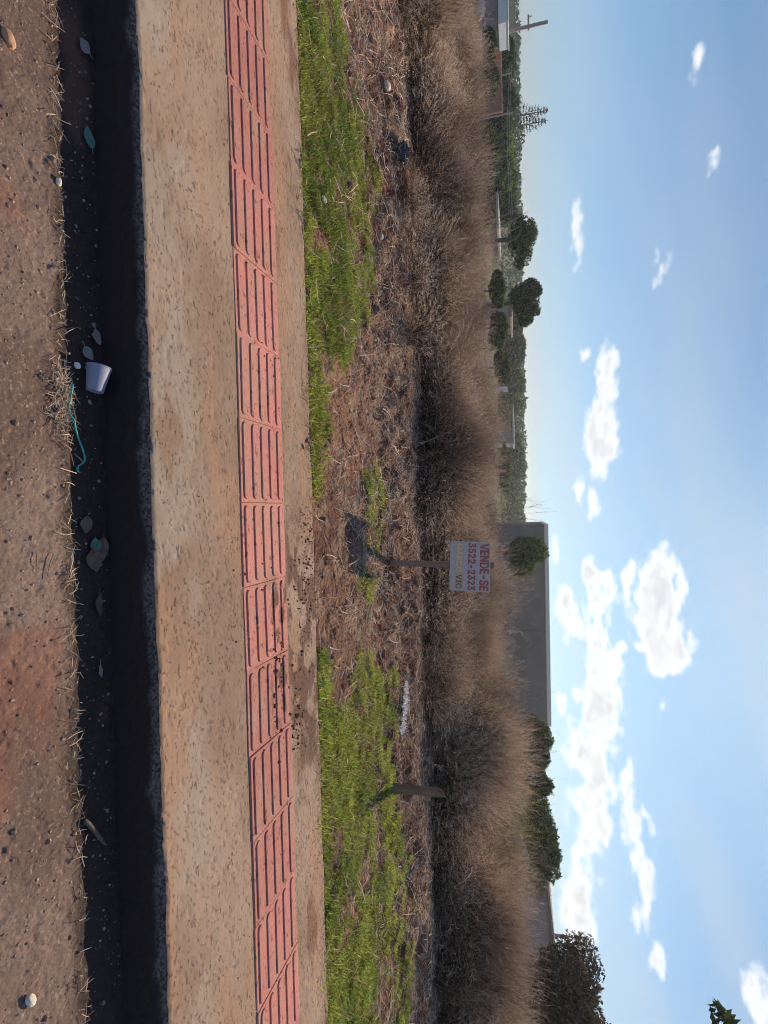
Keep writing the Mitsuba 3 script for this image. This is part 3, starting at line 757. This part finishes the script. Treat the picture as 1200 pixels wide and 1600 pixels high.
def film(px_, py2, w_s, d_s, h_s, m_, name, lab, cat, seed):
    """a torn, crumpled piece of plastic film lying on the ground"""
    p = onlot(px_, py2); a_, b_ = np.meshgrid(np.linspace(-1, 1, 40), np.linspace(-1, 1, 24), indexing='ij')
    k1 = 1 + .9 * (nfbm(a_ * 1.1, b_ * .2, 2.2, 3, seed) - .5); k2 = 1 + 1.3 * (nfbm(a_, b_ * .3, 2.7, 3, seed + 7) - .5)
    xx, yy = p[0] + a_ * w_s * k2, p[1] + b_ * d_s * k1 * np.sqrt(np.clip(1.05 - a_ ** 2, .02, 1)) + d_s * .8 * (nno(a_, a_ * 0, 2.1, seed) - .5)
    zz = ground_z(xx, yy); zz = zz * .4 + zz.max() * .6 - .01 + h_s * (np.abs(nfbm(a_ * 2.4 + seed, b_ * 1.3, 2.4, 4, seed + 3) - .5) * 4 + .3 * nfbm(a_, b_, 7, 2, seed))
    i_, j_ = np.meshgrid(np.arange(39), np.arange(23), indexing='ij'); q0 = i_ * 24 + j_
    q_ = np.stack([q0, q0 + 24, q0 + 25, q0 + 1], -1).reshape(-1, 4)
    k_ = tag(key(name), lab, cat); scene[k_] = ply((np.stack([xx, yy, zz], -1).reshape(-1, 3), q_), m_, 30)


mat('m_darkbag', (.035, .045, .060), .35)
mat('m_blue', (.10, .35, .62), .4)
mat('m_pink', (.75, .45, .45), .5)
for i_, (a_, b_, w_s) in enumerate(((632, 1076, .06), (630, 1098, .10), (626, 1128, .09))):
    film(a_, b_, w_s, .085, .045, 'm_plastic', 'plastic_bag', ('left shred of white plastic on the straw below the dry grass', 'middle shred of white plastic on the straw below the dry grass', 'right shred of white plastic on the straw below the dry grass')[i_], 'plastic bag', 11 + i_)
sheet(622, 240, .10, .07, .07, 'm_darkbag', 'dark_bag', 'dark blue plastic bag lying in front of the dry grass', 'bag', 4)
p = onlot(628, 285); rock(p + [0, 0, .03], (.11, .08, .05), 'm_brick', 'brick_piece', 'broken orange brick right of the dark bag', 'brick', 8, I4, 1)
sheet(682, 843, .022, .018, .03, 'm_plastic', 'paper_scrap', 'small white scrap in the dark grass left of the sign post', 'paper', 21)
sheet(505, 312, .020, .035, .012, 'm_plastic', 'paper_scrap', 'white scrap in the left lawn near the pavement', 'paper', 22)
sheet(594, 370, .025, .022, .015, 'm_plastic', 'paper_scrap', 'white scrap at the back edge of the left lawn', 'paper', 23)
sheet(589, 474, .013, .010, .010, 'm_blue', 'bottle_cap', 'tiny blue scrap on the straw behind the left lawn', 'scrap', 24)
sheet(561, 447, .016, .022, .008, 'm_pink', 'wrapper', 'pink wrapper on the grass at the lawn edge', 'wrapper', 25)
sheet(660, 790, .020, .02, .02, 'm_plastic', 'paper_scrap', 'white scrap at the foot of the dry grass beyond the bare soil', 'paper', 26)
sheet(602, 135, .03, .05, .03, 'm_whitestone', 'paper_scrap', 'pale scrap on the straw at far left', 'paper', 27)

# curled dead leaves and pale sticks lying on the lot
mat('m_drystick', lambda p, n, uv: mix([.36, .26, .18], [.55, .45, .34], fbm(p.x * 30, p.y * 30, p.z * 30, 2)), .9)
for pts_, r_, lab in ((((531, 1100), (535, 1108), (541, 1113), (545, 1108)), .007, 'curled pale stem in the right lawn near its left end'),
                      (((580, 945), (576, 962), (573, 978)), .009, 'thick pale stick on the bare soil right of the sign'),
                      (((528, 948), (534, 956), (541, 959)), .006, 'thin bent stick on the bare soil nearest the pavement'),
                      (((541, 1362), (539, 1380), (546, 1391), (535, 1402)), .008, 'pale crooked stem in the middle of the right lawn'),
                      (((478, 212), (486, 207), (494, 206)), .006, 'pale stem hanging over the pavement from the left lawn')):
    P_ = [onlot(a_, b_, .02 if a_ > 500 else .05) for a_, b_ in pts_]
    tag(obj('dry_stick', tube(P_, np.linspace(r_, r_ * .5, len(P_)), 7), 'm_drystick', smooth=True), lab, 'stick')
for a_, b_, lab in ((530, 705, 0), (478, 700, 'dark curled leaf on the pavement edge left of the soil patch'), (484, 690, 'second dark leaf on the pavement edge beside the first')):
    if not lab: continue
    p = tostreet(a_, b_, .01)
    k = tag(key('leaf'), lab, 'leaf')
    scene[k] = ply(leaf_mesh(.055, .028, .3, 3), 'm_stick', 40, to_world=ST @ T().translate([p[0], p[1], .014]).rotate([0, 0, 1], float(rng.uniform(0, 180))))

# ------------------------------------------------------------------ weeds and dead stalks that stand out of the dry grass
def stalk(px0, py0, px1, py1, Y, lab, r=.008, branches=3, group=None, m_='m_drystick'):
    a_, b_ = at(px0, py0, Y), at(px1, py1, Y)
    base = np.array([a_[0], Y, ground_z(a_[0], Y)])
    t_ = np.linspace(0, 1, 8)[:, None]
    P_ = (1 - t_) ** 2 * base + 2 * t_ * (1 - t_) * (a_ * .7 + base * .3) + t_ ** 2 * b_
    ms = [tube(P_, np.linspace(r, r * .3, 8), 5)]
    for i_ in range(branches):
        s_ = P_[3 + i_ % 4]; d_ = unit(b_ - base) + rng.normal(0, .35, 3) * [1, .6, .5]
        e_ = s_ + d_ * np.linalg.norm(b_ - base) * rng.uniform(.12, .3)
        ms.append(tube([s_, (s_ + e_) / 2 + rng.normal(0, .01, 3), e_], [r * .5, r * .4, r * .15], 4))
    tag(obj('dead_stalk', join(*ms), m_, smooth=True), lab, 'dead stalk', group)


SG = 'dead stalks standing out of the dry grass'
for i_, q_ in enumerate(((785, 372, 826, 330, 7.5), (780, 385, 815, 352, 7.5), (778, 398, 808, 372, 7.5), (790, 350, 818, 322, 7.8))):
    stalk(*q_, ('longest pale stalk leaning before the airy tree', 'second pale stalk leaning before the airy tree, right of the longest', 'rightmost short pale stalk leaning before the airy tree', 'leftmost pale stalk leaning before the airy tree')[i_], .010, 2, 'pale stalks leaning before the airy tree')
for i_, q_ in enumerate(((815, 800, 848, 788, 8), (812, 806, 856, 800, 8), (815, 812, 850, 812, 8), (816, 790, 842, 776, 8), (815, 818, 846, 822, 8))):
    stalk(*q_, ('bare twig second from the left beside the long low building', 'tallest bare twig beside the long low building', 'upright bare twig between the tallest one and the long building', 'leftmost bare twig, farthest from the long low building', 'bare twig rising at the very corner of the long low building')[i_], .004, 4, 'bare twigs beside the long low building', 'm_stick')
for i_, q_ in enumerate(((855, 1092, 880, 1078, 9), (850, 1142, 874, 1146, 9), (855, 1160, 878, 1164, 9), (856, 1215, 888, 1219, 9))):
    stalk(*q_, ('thin slanting stalk rising against the roof edge of the long building', 'short thin stalk just right of the long building', 'thin stalk above the low shrubs right of the long building', 'tall thin stalk beside the dark rounded shrub')[i_], .003, 2, 'thin stalks before the right-hand shrubs', 'm_drystick')
for px0, py0, px1, py1, lab in ((715, 540, 735, 528, 'forked pale stalk in the dark grass left of centre'), (690, 1100, 722, 1085, 'long pale stalk in the dark grass right of the sign'), (700, 690, 722, 660, 'bent pale stalk in the dark grass between lawn and sign')):
    stalk(px0, py0, px1, py1, 5.85, lab, .006, 3)

thin('m_reed', lambda p, n, uv: mix([.15, .17, .045], [.34, .33, .11], uv.x), .6)
def reeds(px, py, Y, h, wid, nn, label):
    a_ = at(px, py, Y); ms, us = [], []
    for i_ in range(nn):
        (v, f), uv = tall(60, .14, .012, .6, .1, .15)
        x_, y_ = a_[0] + rng.normal(0, wid), Y + rng.normal(0, wid * .5)
        ms.append((v * [1, 1, h * rng.uniform(.6, 1.05)] + [x_, y_, ground_z(x_, y_) - .02], f)); us.append(uv)
    k_ = tag(key('tall_green_grass'), label, 'tall grass'); scene[k_] = ply(join(*ms), 'm_reed', True, uv=np.vstack(us))
reeds(800, 1290, 10, 1.75, .55, 30, 'yellow green tall grass before the leafy tree at the right')
reeds(790, 705, 14, 1.35, .75, 26, 'yellow green tall grass rising from the dry grass left of the sign')

# ------------------------------------------------------------------ trees
def crown(blobs, n, leaf, gap=.0, gs_=1.0, seed=0):
    B = np.array(blobs, float)
    vol = B[:, 3] * B[:, 4] * B[:, 5]
    idx = rng.choice(len(B), n, p=vol ** .8 / (vol ** .8).sum())
    u_ = unit(rng.normal(0, 1, (n, 3)))
    rr = rng.random(n) ** .42
    rr *= .80 + .45 * meshkit.fbm(u_ * 2.2 + idx[:, None] * 3.7 + seed, 3, seed)
    p_ = B[idx, :3] + u_ * rr[:, None] * B[idx, 3:6]
    if gap: p_ = p_[meshkit.fbm(p_ * gs_ + seed, 3, seed + 1) > gap]
    n_ = len(p_)
    d1 = unit(rng.normal(0, 1, (n_, 3))); d2 = unit(np.cross(d1, rng.normal(0, 1, (n_, 3))))
    s_ = leaf * rng.uniform(.55, 1.35, n_)[:, None]
    v = np.stack([p_ - d1 * s_, p_ + d2 * s_ * .45, p_ + d1 * s_, p_ - d2 * s_ * .45], 1).reshape(-1, 3)
    b_ = np.arange(n_) * 4
    f_ = np.vstack([np.stack([b_, b_ + 1, b_ + 2], 1), np.stack([b_, b_ + 2, b_ + 3], 1)])
    r_ = np.repeat(rng.random(n_), 4)
    return (v, f_), np.stack([r_, r_ * 0], 1)


def tree(name, label, Y, py0, py1, px_lo, px_hi, m_, n=4000, leaf=.16, gap=0., blobs=10, category='tree', group=None, gs_=.9, depth=.8, shape='round'):
    lo, hi = at(px_lo, py0, Y), at(px_hi, py1, Y)
    x0, x1 = at((px_lo + px_hi) / 2, py0, Y)[0], at((px_lo + px_hi) / 2, py1, Y)[0]
    xc, rx = (x0 + x1) / 2, abs(x1 - x0) / 2
    z1 = at(px_hi, (py0 + py1) / 2, Y)[2]; z0 = at(px_lo, (py0 + py1) / 2, Y)[2]
    gz = ground_z(xc, Y); rz = (z1 - z0) / 2
    B = []
    for i_ in range(blobs):
        u_ = rng.uniform(-1, 1); h_s = rng.uniform(-.7, .75)
        k_ = math.sqrt(max(0.05, 1 - u_ * u_ * .8))
        s_ = rng.uniform(.22, .50)
        B.append((xc + u_ * rx * (1 - s_ * .8), Y + rng.uniform(-1, 1) * rx * depth * .6, (z0 + z1) / 2 + h_s * rz * k_ * (1 - s_ * .6), rx * s_, rx * s_ * depth, rz * s_ * 1.15))
    B.append((xc, Y, (z0 + z1) / 2, rx * .62, rx * .62 * depth, rz * .72))
    t_ = thing(name, label, category, group)
    (m, uv) = crown(B, n, leaf, gap, gs_, int(rng.integers(1000)))
    base = np.array([xc, Y, gz - .1]); fork = np.array([xc, Y, max(gz + .4, z0 + .2 * (z1 - z0))])
    r_ = max(.05, .035 * (z1 - gz))
    ms = [tube([base, (base + fork) / 2 + [rng.normal(0, .05) * rx, 0, 0], fork], [r_ * 1.3, r_, r_ * .8], 8)]
    for b_ in B[:-1]:
        e_ = np.array(b_[:3]); ms.append(tube([fork, (fork + e_) / 2 + rng.normal(0, .05, 3) * rx, e_], [r_ * .55, r_ * .35, r_ * .12], 5))
    obj('trunk', join(*ms), 'm_bark', t_, smooth=True)
    obj('crown', m, m_, t_, uv=uv)


# far left row, 60 m and more away
for a_ in (('Dark dense tree behind the utility pole', 48, 70, 112, 762, 807, 'm_leaf_dark'), ('spiky dark tree right of the tan building', 50, 92, 122, 760, 813, 'm_leaf_dark'),
           ('dark tree left of the twin conifers', 51, 120, 156, 760, 806, 'm_leaf_dark'), ('rounded dark tree touching the twin conifers', 52, 138, 174, 760, 814, 'm_leaf_dark'),
           ('mid green tree in front of the twin conifers', 55, 168, 224, 762, 809, 'm_leaf_mid'), ('bright lime green tree right of the twin conifers', 50, 205, 262, 762, 808, 'm_leaf_lime'),
           ('lime green bushy tree before the dark row', 48, 244, 290, 765, 803, 'm_leaf_lime'), ('dull green tree right of the lime trees', 56, 262, 312, 765, 811, 'm_leaf_mid'),
           ('dark tree left of the airy tree', 54, 295, 345, 765, 810, 'm_leaf_dark')):
    tree('tree', a_[0][0].lower() + a_[0][1:], a_[1], a_[2] - 5, a_[3] + 5, *a_[4:], n=5200, leaf=.27, blobs=11)
for a_ in (('dark undergrowth bush at the foot of the trees by the red wall', 54, 90, 150, 755, 790), ('dark bush under the twin conifers', 50, 150, 215, 755, 788), ('bush at the foot of the lime trees', 46, 212, 285, 755, 786), ('dark bush before the pale roofed low house', 48, 282, 335, 760, 788)):
    tree('bush', a_[0], *a_[1:], 'm_leaf_dark', n=3600, leaf=.26, category='bush')
tree('tree', 'airy dark tree with sky showing through its crown', 34, 322, 420, 792, 845, 'm_leaf_dark', n=6500, leaf=.095, gap=.46, gs_=1.5, blobs=9)
tree('tree', 'round dense dark tree standing alone left of centre', 36, 436, 506, 790, 851, 'm_leaf_dark', n=9000, leaf=.11, gap=.38, gs_=1.6, blobs=8)
for a_ in (('pale green distant tree right of the round dark tree', 70, 488, 536, 775, 817, 'm_leaf_grey'), ('wide pale green distant tree above the dry grass', 72, 510, 575, 775, 825, 'm_leaf_grey'),
           ('distant green tree behind the small white wall', 80, 562, 638, 775, 824, 'm_leaf_mid'), ('small distant tree left of the far house', 84, 618, 652, 780, 817, 'm_leaf_mid'),
           ('low distant tree behind the far house roof', 120, 640, 690, 792, 812, 'm_leaf_dark'), ('rounded dark distant tree right of the far house', 95, 676, 716, 780, 822, 'm_leaf_dark'),
           ('distant tree right of the rounded dark one', 95, 700, 752, 780, 823, 'm_leaf_dark'), ('hazy distant tree left of the bare twigs', 110, 738, 786, 785, 819, 'm_leaf_grey'),
           ('faint low distant tree behind the bare twigs', 130, 768, 826, 788, 815, 'm_leaf_grey')):
    tree('tree', a_[0], *a_[1:], n=4200, leaf=.30, blobs=10)
tree('shrub', 'green shrub growing before the long low building', 26, 822, 902, 785, 854, 'm_leaf_mid', n=7000, leaf=.085, gap=.33, gs_=1.6, category='shrub', blobs=10)
for a_ in (('grey green shrub at the right end of the long building', 24, 1116, 1182, 800, 864, 'm_leaf_mid'), ('low shrub left of the leafy tree', 22, 1160, 1216, 800, 863, 'm_leaf_grey'),
           ('dark rounded shrub touching the leafy tree', 22, 1196, 1258, 800, 864, 'm_leaf_dark')):
    tree('shrub', a_[0], *a_[1:], n=6000, leaf=.085, category='shrub', blobs=10, gap=.3, gs_=1.4)
tree('tree', 'leafy dark green tree right of the shrubs', 24, 1246, 1374, 812, 882, 'm_leaf_dark', n=15000, leaf=.085, gap=.35, gs_=1.5, blobs=16)
tree('tree', 'large dark tree with reddish leaves at the right edge', 13, 1500, 1790, 800, 975, 'm_leaf_red', n=60000, leaf=.052, gap=.34, gs_=1.5, blobs=20, depth=.6)
lt = thing('tree', 'dark tree at the top right corner seen only by its leaf tips', 'tree')
tp, tc = at(1132, 1622, 6.5), at(1200, 1900, 6.5)
m, uv = crown([(*tp, .26, .30, .17), (*(tp * .6 + tc * .4), .5, .5, .3), (*tc, 1.1, 1.1, .8)], 9000, .075, .34, 2.2, 5)
tb = np.array([tc[0] + .2, 6.5, ground_z(tc[0], 6.5) - .1])
obj('trunk', join(tube([tb, (tb + tc) / 2 + [.06, 0, 0], tc], [.10, .08, .05], 8), tube([tc, (tc + tp) / 2 + [0, 0, .05], tp], [.04, .03, .008], 6)), 'm_bark', lt, smooth=True)
obj('crown', m, 'm_leaf_dark', lt, uv=uv)

# the far wood that closes the view
n_ = 30000
az_ = rng.uniform(-1.0, 1.0, n_); Yw = rng.uniform(118, 165, n_); xw = Yw * np.tan(az_)
tp_ = np.interp(az_, [-1, -.3, 0, 1], [3.4, 3.0, 2.7, 3.6]) * (.45 + 1.0 * nfbm(az_ * 30, Yw * .01, 1, 3, 5))
zw = ground_z(xw, Yw) + (tp_ - ground_z(xw, Yw)) * rng.random(n_) ** .6
pw = np.stack([xw, Yw, zw], 1); d1 = unit(rng.normal(0, 1, (n_, 3))); d2 = unit(np.cross(d1, rng.normal(0, 1, (n_, 3)))); sw = rng.uniform(.3, .75, n_)[:, None]
vw = np.stack([pw - d1 * sw, pw + d2 * sw * .5, pw + d1 * sw, pw - d2 * sw * .5], 1).reshape(-1, 3); bw = np.arange(n_) * 4
tag(obj('far_wood', (vw, np.vstack([np.stack([bw, bw + 1, bw + 2], 1), np.stack([bw, bw + 2, bw + 3], 1)])), 'm_leaf_dark', uv=np.stack([np.repeat(rng.random(n_), 4), np.zeros(4 * n_)], 1)), 'far dark wood on the horizon', 'wood', kind='stuff')
for a_ in (('dark bush before the red wall, left one', 33, 40, 92, 750, 779), ('dark bush before the red wall, right one', 34, 88, 150, 750, 780), ('bush before the foot of the lime trees', 36, 205, 300, 750, 783), ('bush before the pale roofed low house', 38, 288, 352, 750, 774),
           ('green bush at the left foot of the round dark tree', 33, 425, 482, 760, 791), ('green bush at the right foot of the round dark tree', 33, 478, 545, 760, 797), ('long green bush before the small white wall', 40, 545, 604, 770, 797), ('green bush before the far pink house', 46, 612, 660, 775, 796), ('green bush right of the far pink house', 46, 690, 770, 775, 800)):
    tree('bush', *a_, 'm_leaf_mid' if 'green' in a_[0] else 'm_leaf_dark', n=4200, leaf=.14, category='bush', blobs=12, depth=.5)

# twin conifers
def conifer(px_top, py_top, Y, half_px, label):
    top = at(px_top, py_top, Y); gz = ground_z(top[0], Y); Hh = top[2] - gz
    t_ = thing('conifer', label, 'conifer')
    obj('trunk', tube([[top[0], Y, gz], [top[0], Y, top[2]]], [.22, .03], 7), 'm_bark', t_, smooth=True)
    R0 = half_px / 830 * Y; ms, us = [], []
    P_, Wd, Sd = [], [], []
    z_s = np.arange(gz + Hh * .25, top[2] - .1, .42)
    for z_ in z_s:
        k_ = (top[2] - z_) / (top[2] - at(812, py_top, Y)[2])
        for g_ in np.linspace(0, 2 * np.pi, 7, endpoint=False) + rng.uniform(0, 1):
            L_ = R0 * min(1.3, k_) * rng.uniform(.8, 1.15)
            d_ = np.array([math.cos(g_), math.sin(g_), 0])
            s_ = np.array([top[0], Y, z_])
            for w_i in range(9):
                f_ = rng.uniform(.2, 1); c_ = s_ + d_ * L_ * f_ + [0, 0, .16 * L_ * f_ ** 2]
                e_ = c_ + d_ * .22 + rng.normal(0, .12, 3)
                P_.append([c_, (c_ + e_) / 2, e_]); Wd.append([.13, .12, .05]); Sd.append(unit(np.cross(d_, [0, 0, 1]) + rng.normal(0, .5, 3)))
            P_.append([s_, s_ + d_ * L_ * .5 + [0, 0, .05 * L_], s_ + d_ * L_ + [0, 0, .16 * L_]]); Wd.append([.07, .10, .10]); Sd.append([-d_[1], d_[0], 0.3])
    m, uv = ribbons(np.array(P_), np.array(Wd), np.array(Sd))
    obj('foliage', m, 'm_leaf_dark', t_, uv=uv)
conifer(856, 172, 80, 17, 'pointed conifer, the left of the twin pair on the skyline')
conifer(857, 188, 78, 15, 'pointed conifer, the right of the twin pair on the skyline')

# ------------------------------------------------------------------ buildings, walls and poles far off
mat('m_mauve', lambda p, n, uv: mix([.30, .265, .275], [.37, .33, .33], fbm(p.x * .8, p.y, p.z * 2, 4)), .9)
mat('m_fascia', (.66, .72, .74), .7)
mat('m_tanwall', (.42, .38, .25), .9)
mat('m_white', (.74, .74, .72), .8)
mat('m_redwall', lambda p, n, uv: mix([.24, .12, .09], [.33, .19, .14], fbm(p.x * 1.2, p.y, p.z * 2, 4)), .9)
mat('m_cream', (.82, .78, .66), .8)
mat('m_concrete', (.36, .34, .32), .9)
mat('m_roof', (.30, .22, .19), .9)
mat('m_pole', (.24, .20, .20), .9)


def X(py, Y, px=810): return at(px, py, Y)[0]
def Zat(px, py, Y): return at(px, py, Y)[2]


Y = 40
hs = thing('house', 'pale fronted flat roofed house at the far left edge', 'house')
xa, xb = X(-260, Y), X(43, Y)
g0 = ground_z(xb, Y) - .5
obj('wall', box((xa, Y, g0), (xb - .15, Y + 1.6, Zat(779, 20, Y))), 'm_mauve', hs)
obj('fascia', box((xa, Y - .7, Zat(778.5, 20, Y)), (xb, Y + 1.7, Zat(793, 20, Y)), .02), 'm_fascia', hs)
obj('roof_edge', box((xa, Y - .78, Zat(793, 20, Y) + .002), (xb + .05, Y + 1.8, Zat(794.5, 20, Y)), .01), 'm_white', hs)
obj('base_wall', box((xa, Y - 1.2, g0), (X(30, Y), Y - .9, Zat(758, 15, Y))), 'm_white', hs)
obj('door', box((X(8, Y), Y - .04, g0), (X(18, Y), Y + .02, Zat(774, 15, Y))), 'm_pole', hs)
Y = 52
hs = thing('building', 'tan walled building behind the pale house and the pole', 'building')
obj('wall', box((X(-260, Y), Y, ground_z(X(40, Y), Y) - .5), (X(76, Y), Y + 1.2, Zat(804, 40, Y))), 'm_tanwall', hs)
obj('parapet', box((X(-260, Y), Y - .06, Zat(804, 40, Y) + .002), (X(76, Y) + .06, Y + 1.3, Zat(805.5, 40, Y)), .01), 'm_concrete', hs)
Y = 44
wl = thing('wall', 'low red earth coloured wall under the left trees', 'wall')
obj('panel', box((X(45, Y), Y, ground_z(X(100, Y), Y) - .5), (X(168, Y), Y + .2, Zat(782.5, 105, Y))), 'm_redwall', wl)
obj('coping', box((X(45, Y), Y - .04, Zat(782.5, 105, Y) + .002), (X(168, Y), Y + .24, Zat(784, 105, Y)), .01), 'm_clod', wl)


def pole(px0, py0, px1, py1, Y, r, name, lab, cat, m_='m_pole', arm=False):
    a_, b_ = at(px0, py0, Y), at(px1, py1, Y)
    xg = b_[0] + 0 * a_[0]
    base = np.array([xg - .01, Y, ground_z(xg, Y) - .2])
    t_ = thing(name, lab, cat)
    obj('shaft', tube([base, b_], [r, r * .75], 8), m_, t_, smooth=True)
    if arm:
        obj('crossarm', box((b_[0] - .9, Y - .05, b_[2] - 1.5), (b_[0] + .3, Y + .05, b_[2] - 1.38), .01), m_, t_)
        obj('insulator', tube([[b_[0] - .75, Y, b_[2] - 1.378], [b_[0] - .75, Y, b_[2] - 1.15]], [.05, .04], 8), 'm_concrete', t_)
    return b_
b1 = pole(793, 53, 856, 34, 42, .16, 'utility_pole', 'leaning-looking dark utility pole at the left before the sky', 'utility pole', arm=True)
pole(777, 121, 800, 114, 41, .07, 'fence_post', 'pale concrete post before the dark trees, the left one', 'post', 'm_concrete')
pole(764, 184, 800, 176, 38, .07, 'fence_post', 'pale concrete post before the dark trees, the right one', 'post', 'm_concrete')
pole(776, 683, 800, 676, 60, .09, 'fence_post', 'pale thin post before the far house in the middle', 'post', 'm_concrete')
b2 = pole(862, 1460, 888, 1465, 34, .12, 'utility_pole', 'grey utility pole above the roof of the house at the right', 'utility pole', arm=True)
# wires of the left pole run along the tree row to the right
wr = thing('wire', 'thin overhead wires crossing before the left row of trees', 'wire')
for px_a, px_b, off in ((797, 803, 0), (800, 806, .25)):
    A_, B_ = at(px_a, 100, 42), at(px_b - 4, 345, 42)
    t_ = np.linspace(0, 1, 20)[:, None]
    P_ = A_ * (1 - t_) + B_ * t_; P_[:, 2] -= (.25 * (1 - (2 * t_[:, 0] - 1) ** 2))
    obj('cable', tube(P_, .014, 5), 'm_concrete', wr, smooth=True)

# long low building in the middle
Y = 42
mat('m_longwall', lambda p, n, uv: mix([.165, .140, .135], [.24, .205, .195], fbm(p.x * .7, p.y, p.z * 1.6, 5)), .9)
bl = thing('long_building', 'long low grey building with a cream roof edge in the middle', 'building')
xa, xb = X(820, Y), X(1129, Y)
zt = Zat(852.5, 975, Y); g0 = ground_z(xa, Y) - .8
obj('wall', box((xa, Y, g0), (xb, Y + 9, zt)), 'm_longwall', bl)
obj('parapet', box((xa - .05, Y - .12, zt + .002), (xb + .05, Y + 9.1, Zat(859, 975, Y)), .03), 'm_cream', bl)
for py_a in (868, 985, 1062):
    wv = obj('pilaster', box((X(py_a, Y), Y - .06, g0), (X(py_a, Y) + .35, Y - .002, zt)), 'm_longwall', bl)

# house at the right
Y = 30
hs = thing('house', 'dark roofed house behind the grass left of the large reddish tree', 'house')
def blk(nm, pa, pb, top, m_, dy=0., dep=6): return obj(nm, box((X(pa, Y), Y + dy, -2.5), (X(pb, Y), Y + dy + dep, Zat(top, (pa + pb) / 2, Y))), m_, hs)
blk('wall', 1362, 1384, 842, 'm_mauve', .4)
blk('wall', 1384.2, 1402, 849, 'm_redwall', .2)
x1, x2, xm = X(1402.2, Y), X(1560, Y), X(1455, Y)
ze, zr = Zat(857, 1404, Y), Zat(863, 1455, Y)
v = np.array([[x1, Y, -2.5], [x2, Y, -2.5], [x2, Y, ze], [xm, Y, zr], [x1, Y, ze]])
v2 = v + [0, 7, 0]
poly = trimesh.Trimesh(np.vstack([v, v2]), [[0, 1, 2], [0, 2, 3], [0, 3, 4], [5, 7, 6], [5, 8, 7], [5, 9, 8], [0, 5, 6], [0, 6, 1], [1, 6, 7], [1, 7, 2], [2, 7, 8], [2, 8, 3], [3, 8, 9], [3, 9, 4], [4, 9, 5], [4, 5, 0]], process=False)
obj('wall', poly, 'm_mauve', hs)
rf = join(*[tuple((lambda A, B: (np.array([A + [0, -.4, .01], B + [0, -.4, .01], B + [0, 7.4, .01], A + [0, 7.4, .01], A + [0, -.4, .12], B + [0, -.4, .12], B + [0, 7.4, .12], A + [0, 7.4, .12]]), np.array([[0, 1, 2], [0, 2, 3], [4, 6, 5], [4, 7, 6], [0, 5, 1], [0, 4, 5], [1, 6, 2], [1, 5, 6], [2, 7, 3], [2, 6, 7], [3, 4, 0], [3, 7, 4]])))(np.array([p_, Y, q_]), np.array([xm, Y, zr]))) for p_, q_ in ((x1 - .2, ze - .03), (x2 + .2, ze - .03))])
obj('roof', rf, 'm_roof', hs)
a_ = at(842, 1378, Y); obj('antenna', join(tube([[a_[0], Y + 2, a_[2] - .3], [a_[0], Y + 2, a_[2] + .55]], .02, 5), tube([[a_[0] - .3, Y + 2, a_[2] + .5], [a_[0] + .3, Y + 2, a_[2] + .45]], .015, 5), tube([[a_[0] - .2, Y + 2, a_[2] + .3], [a_[0] + .2, Y + 2, a_[2] + .27]], .015, 5)), 'm_pole', hs)

# small far houses in the middle and left
Y = 75
hs = thing('house', 'small pink walled far house among trees left of the middle', 'house')
obj('wall', box((X(640, Y), Y, ground_z(0, Y) - .5), (X(692, Y), Y + 5, Zat(799.5, 665, Y))), 'm_mauve', hs)
obj('front', box((X(661, Y), Y - .6, ground_z(0, Y) - .5), (X(673, Y), Y - .004, Zat(799, 665, Y))), 'm_clod', hs)
obj('roof', box((X(633, Y), Y - .9, Zat(800, 665, Y)), (X(694, Y), Y + 5.4, Zat(803, 665, Y)), .05), 'm_concrete', hs)
Y = 58
tag(obj('white_wall', box((X(602, Y), Y, ground_z(X(606, Y), Y) - .5), (X(610, Y), Y + .25, Zat(793, 606, Y)), .02), 'm_white'), 'small white wall end standing among distant green bushes', 'wall')
Y = 50
hs = thing('house', 'pale low house under the round dark tree', 'house')
obj('wall', box((X(466, Y), Y, ground_z(X(480, Y), Y) - .5), (X(494, Y), Y + 5, Zat(796, 480, Y))), 'm_mauve', hs)
obj('roof', box((X(462, Y), Y - .5, Zat(796, 480, Y) + .002), (X(497, Y), Y + 5.5, Zat(800, 480, Y)), .03), 'm_roof', hs)
Y = 46
hs = thing('house', 'low house with a pale roof behind the grass before the dark trees', 'house')
obj('wall', box((X(302, Y), Y, ground_z(X(320, Y), Y) - .5), (X(352, Y), Y + 5, Zat(775, 325, Y))), 'm_roof', hs)
obj('roof', box((X(299, Y), Y - .5, Zat(775, 325, Y) + .002), (X(355, Y), Y + 5.5, Zat(779, 325, Y)), .03), 'm_concrete', hs)

# ------------------------------------------------------------------ haze
scene['air'] = {'type': 'homogeneous', 'albedo': {'type': 'rgb', 'value': [.86, .94, .99]}, 'sigma_t': HAZE, 'phase': {'type': 'hg', 'g': 0.6}}
scene['haze'] = {'type': 'cube', 'to_world': T().translate([0, 450, 4.0]).scale([1700, 1450, 11.0]), 'bsdf': {'type': 'null'}, 'interior': {'type': 'ref', 'id': 'air'}}
scene['camera']['medium'] = {'type': 'ref', 'id': 'air'}
tag('haze', 'thin bluish haze over the lot', 'haze', kind='stuff')
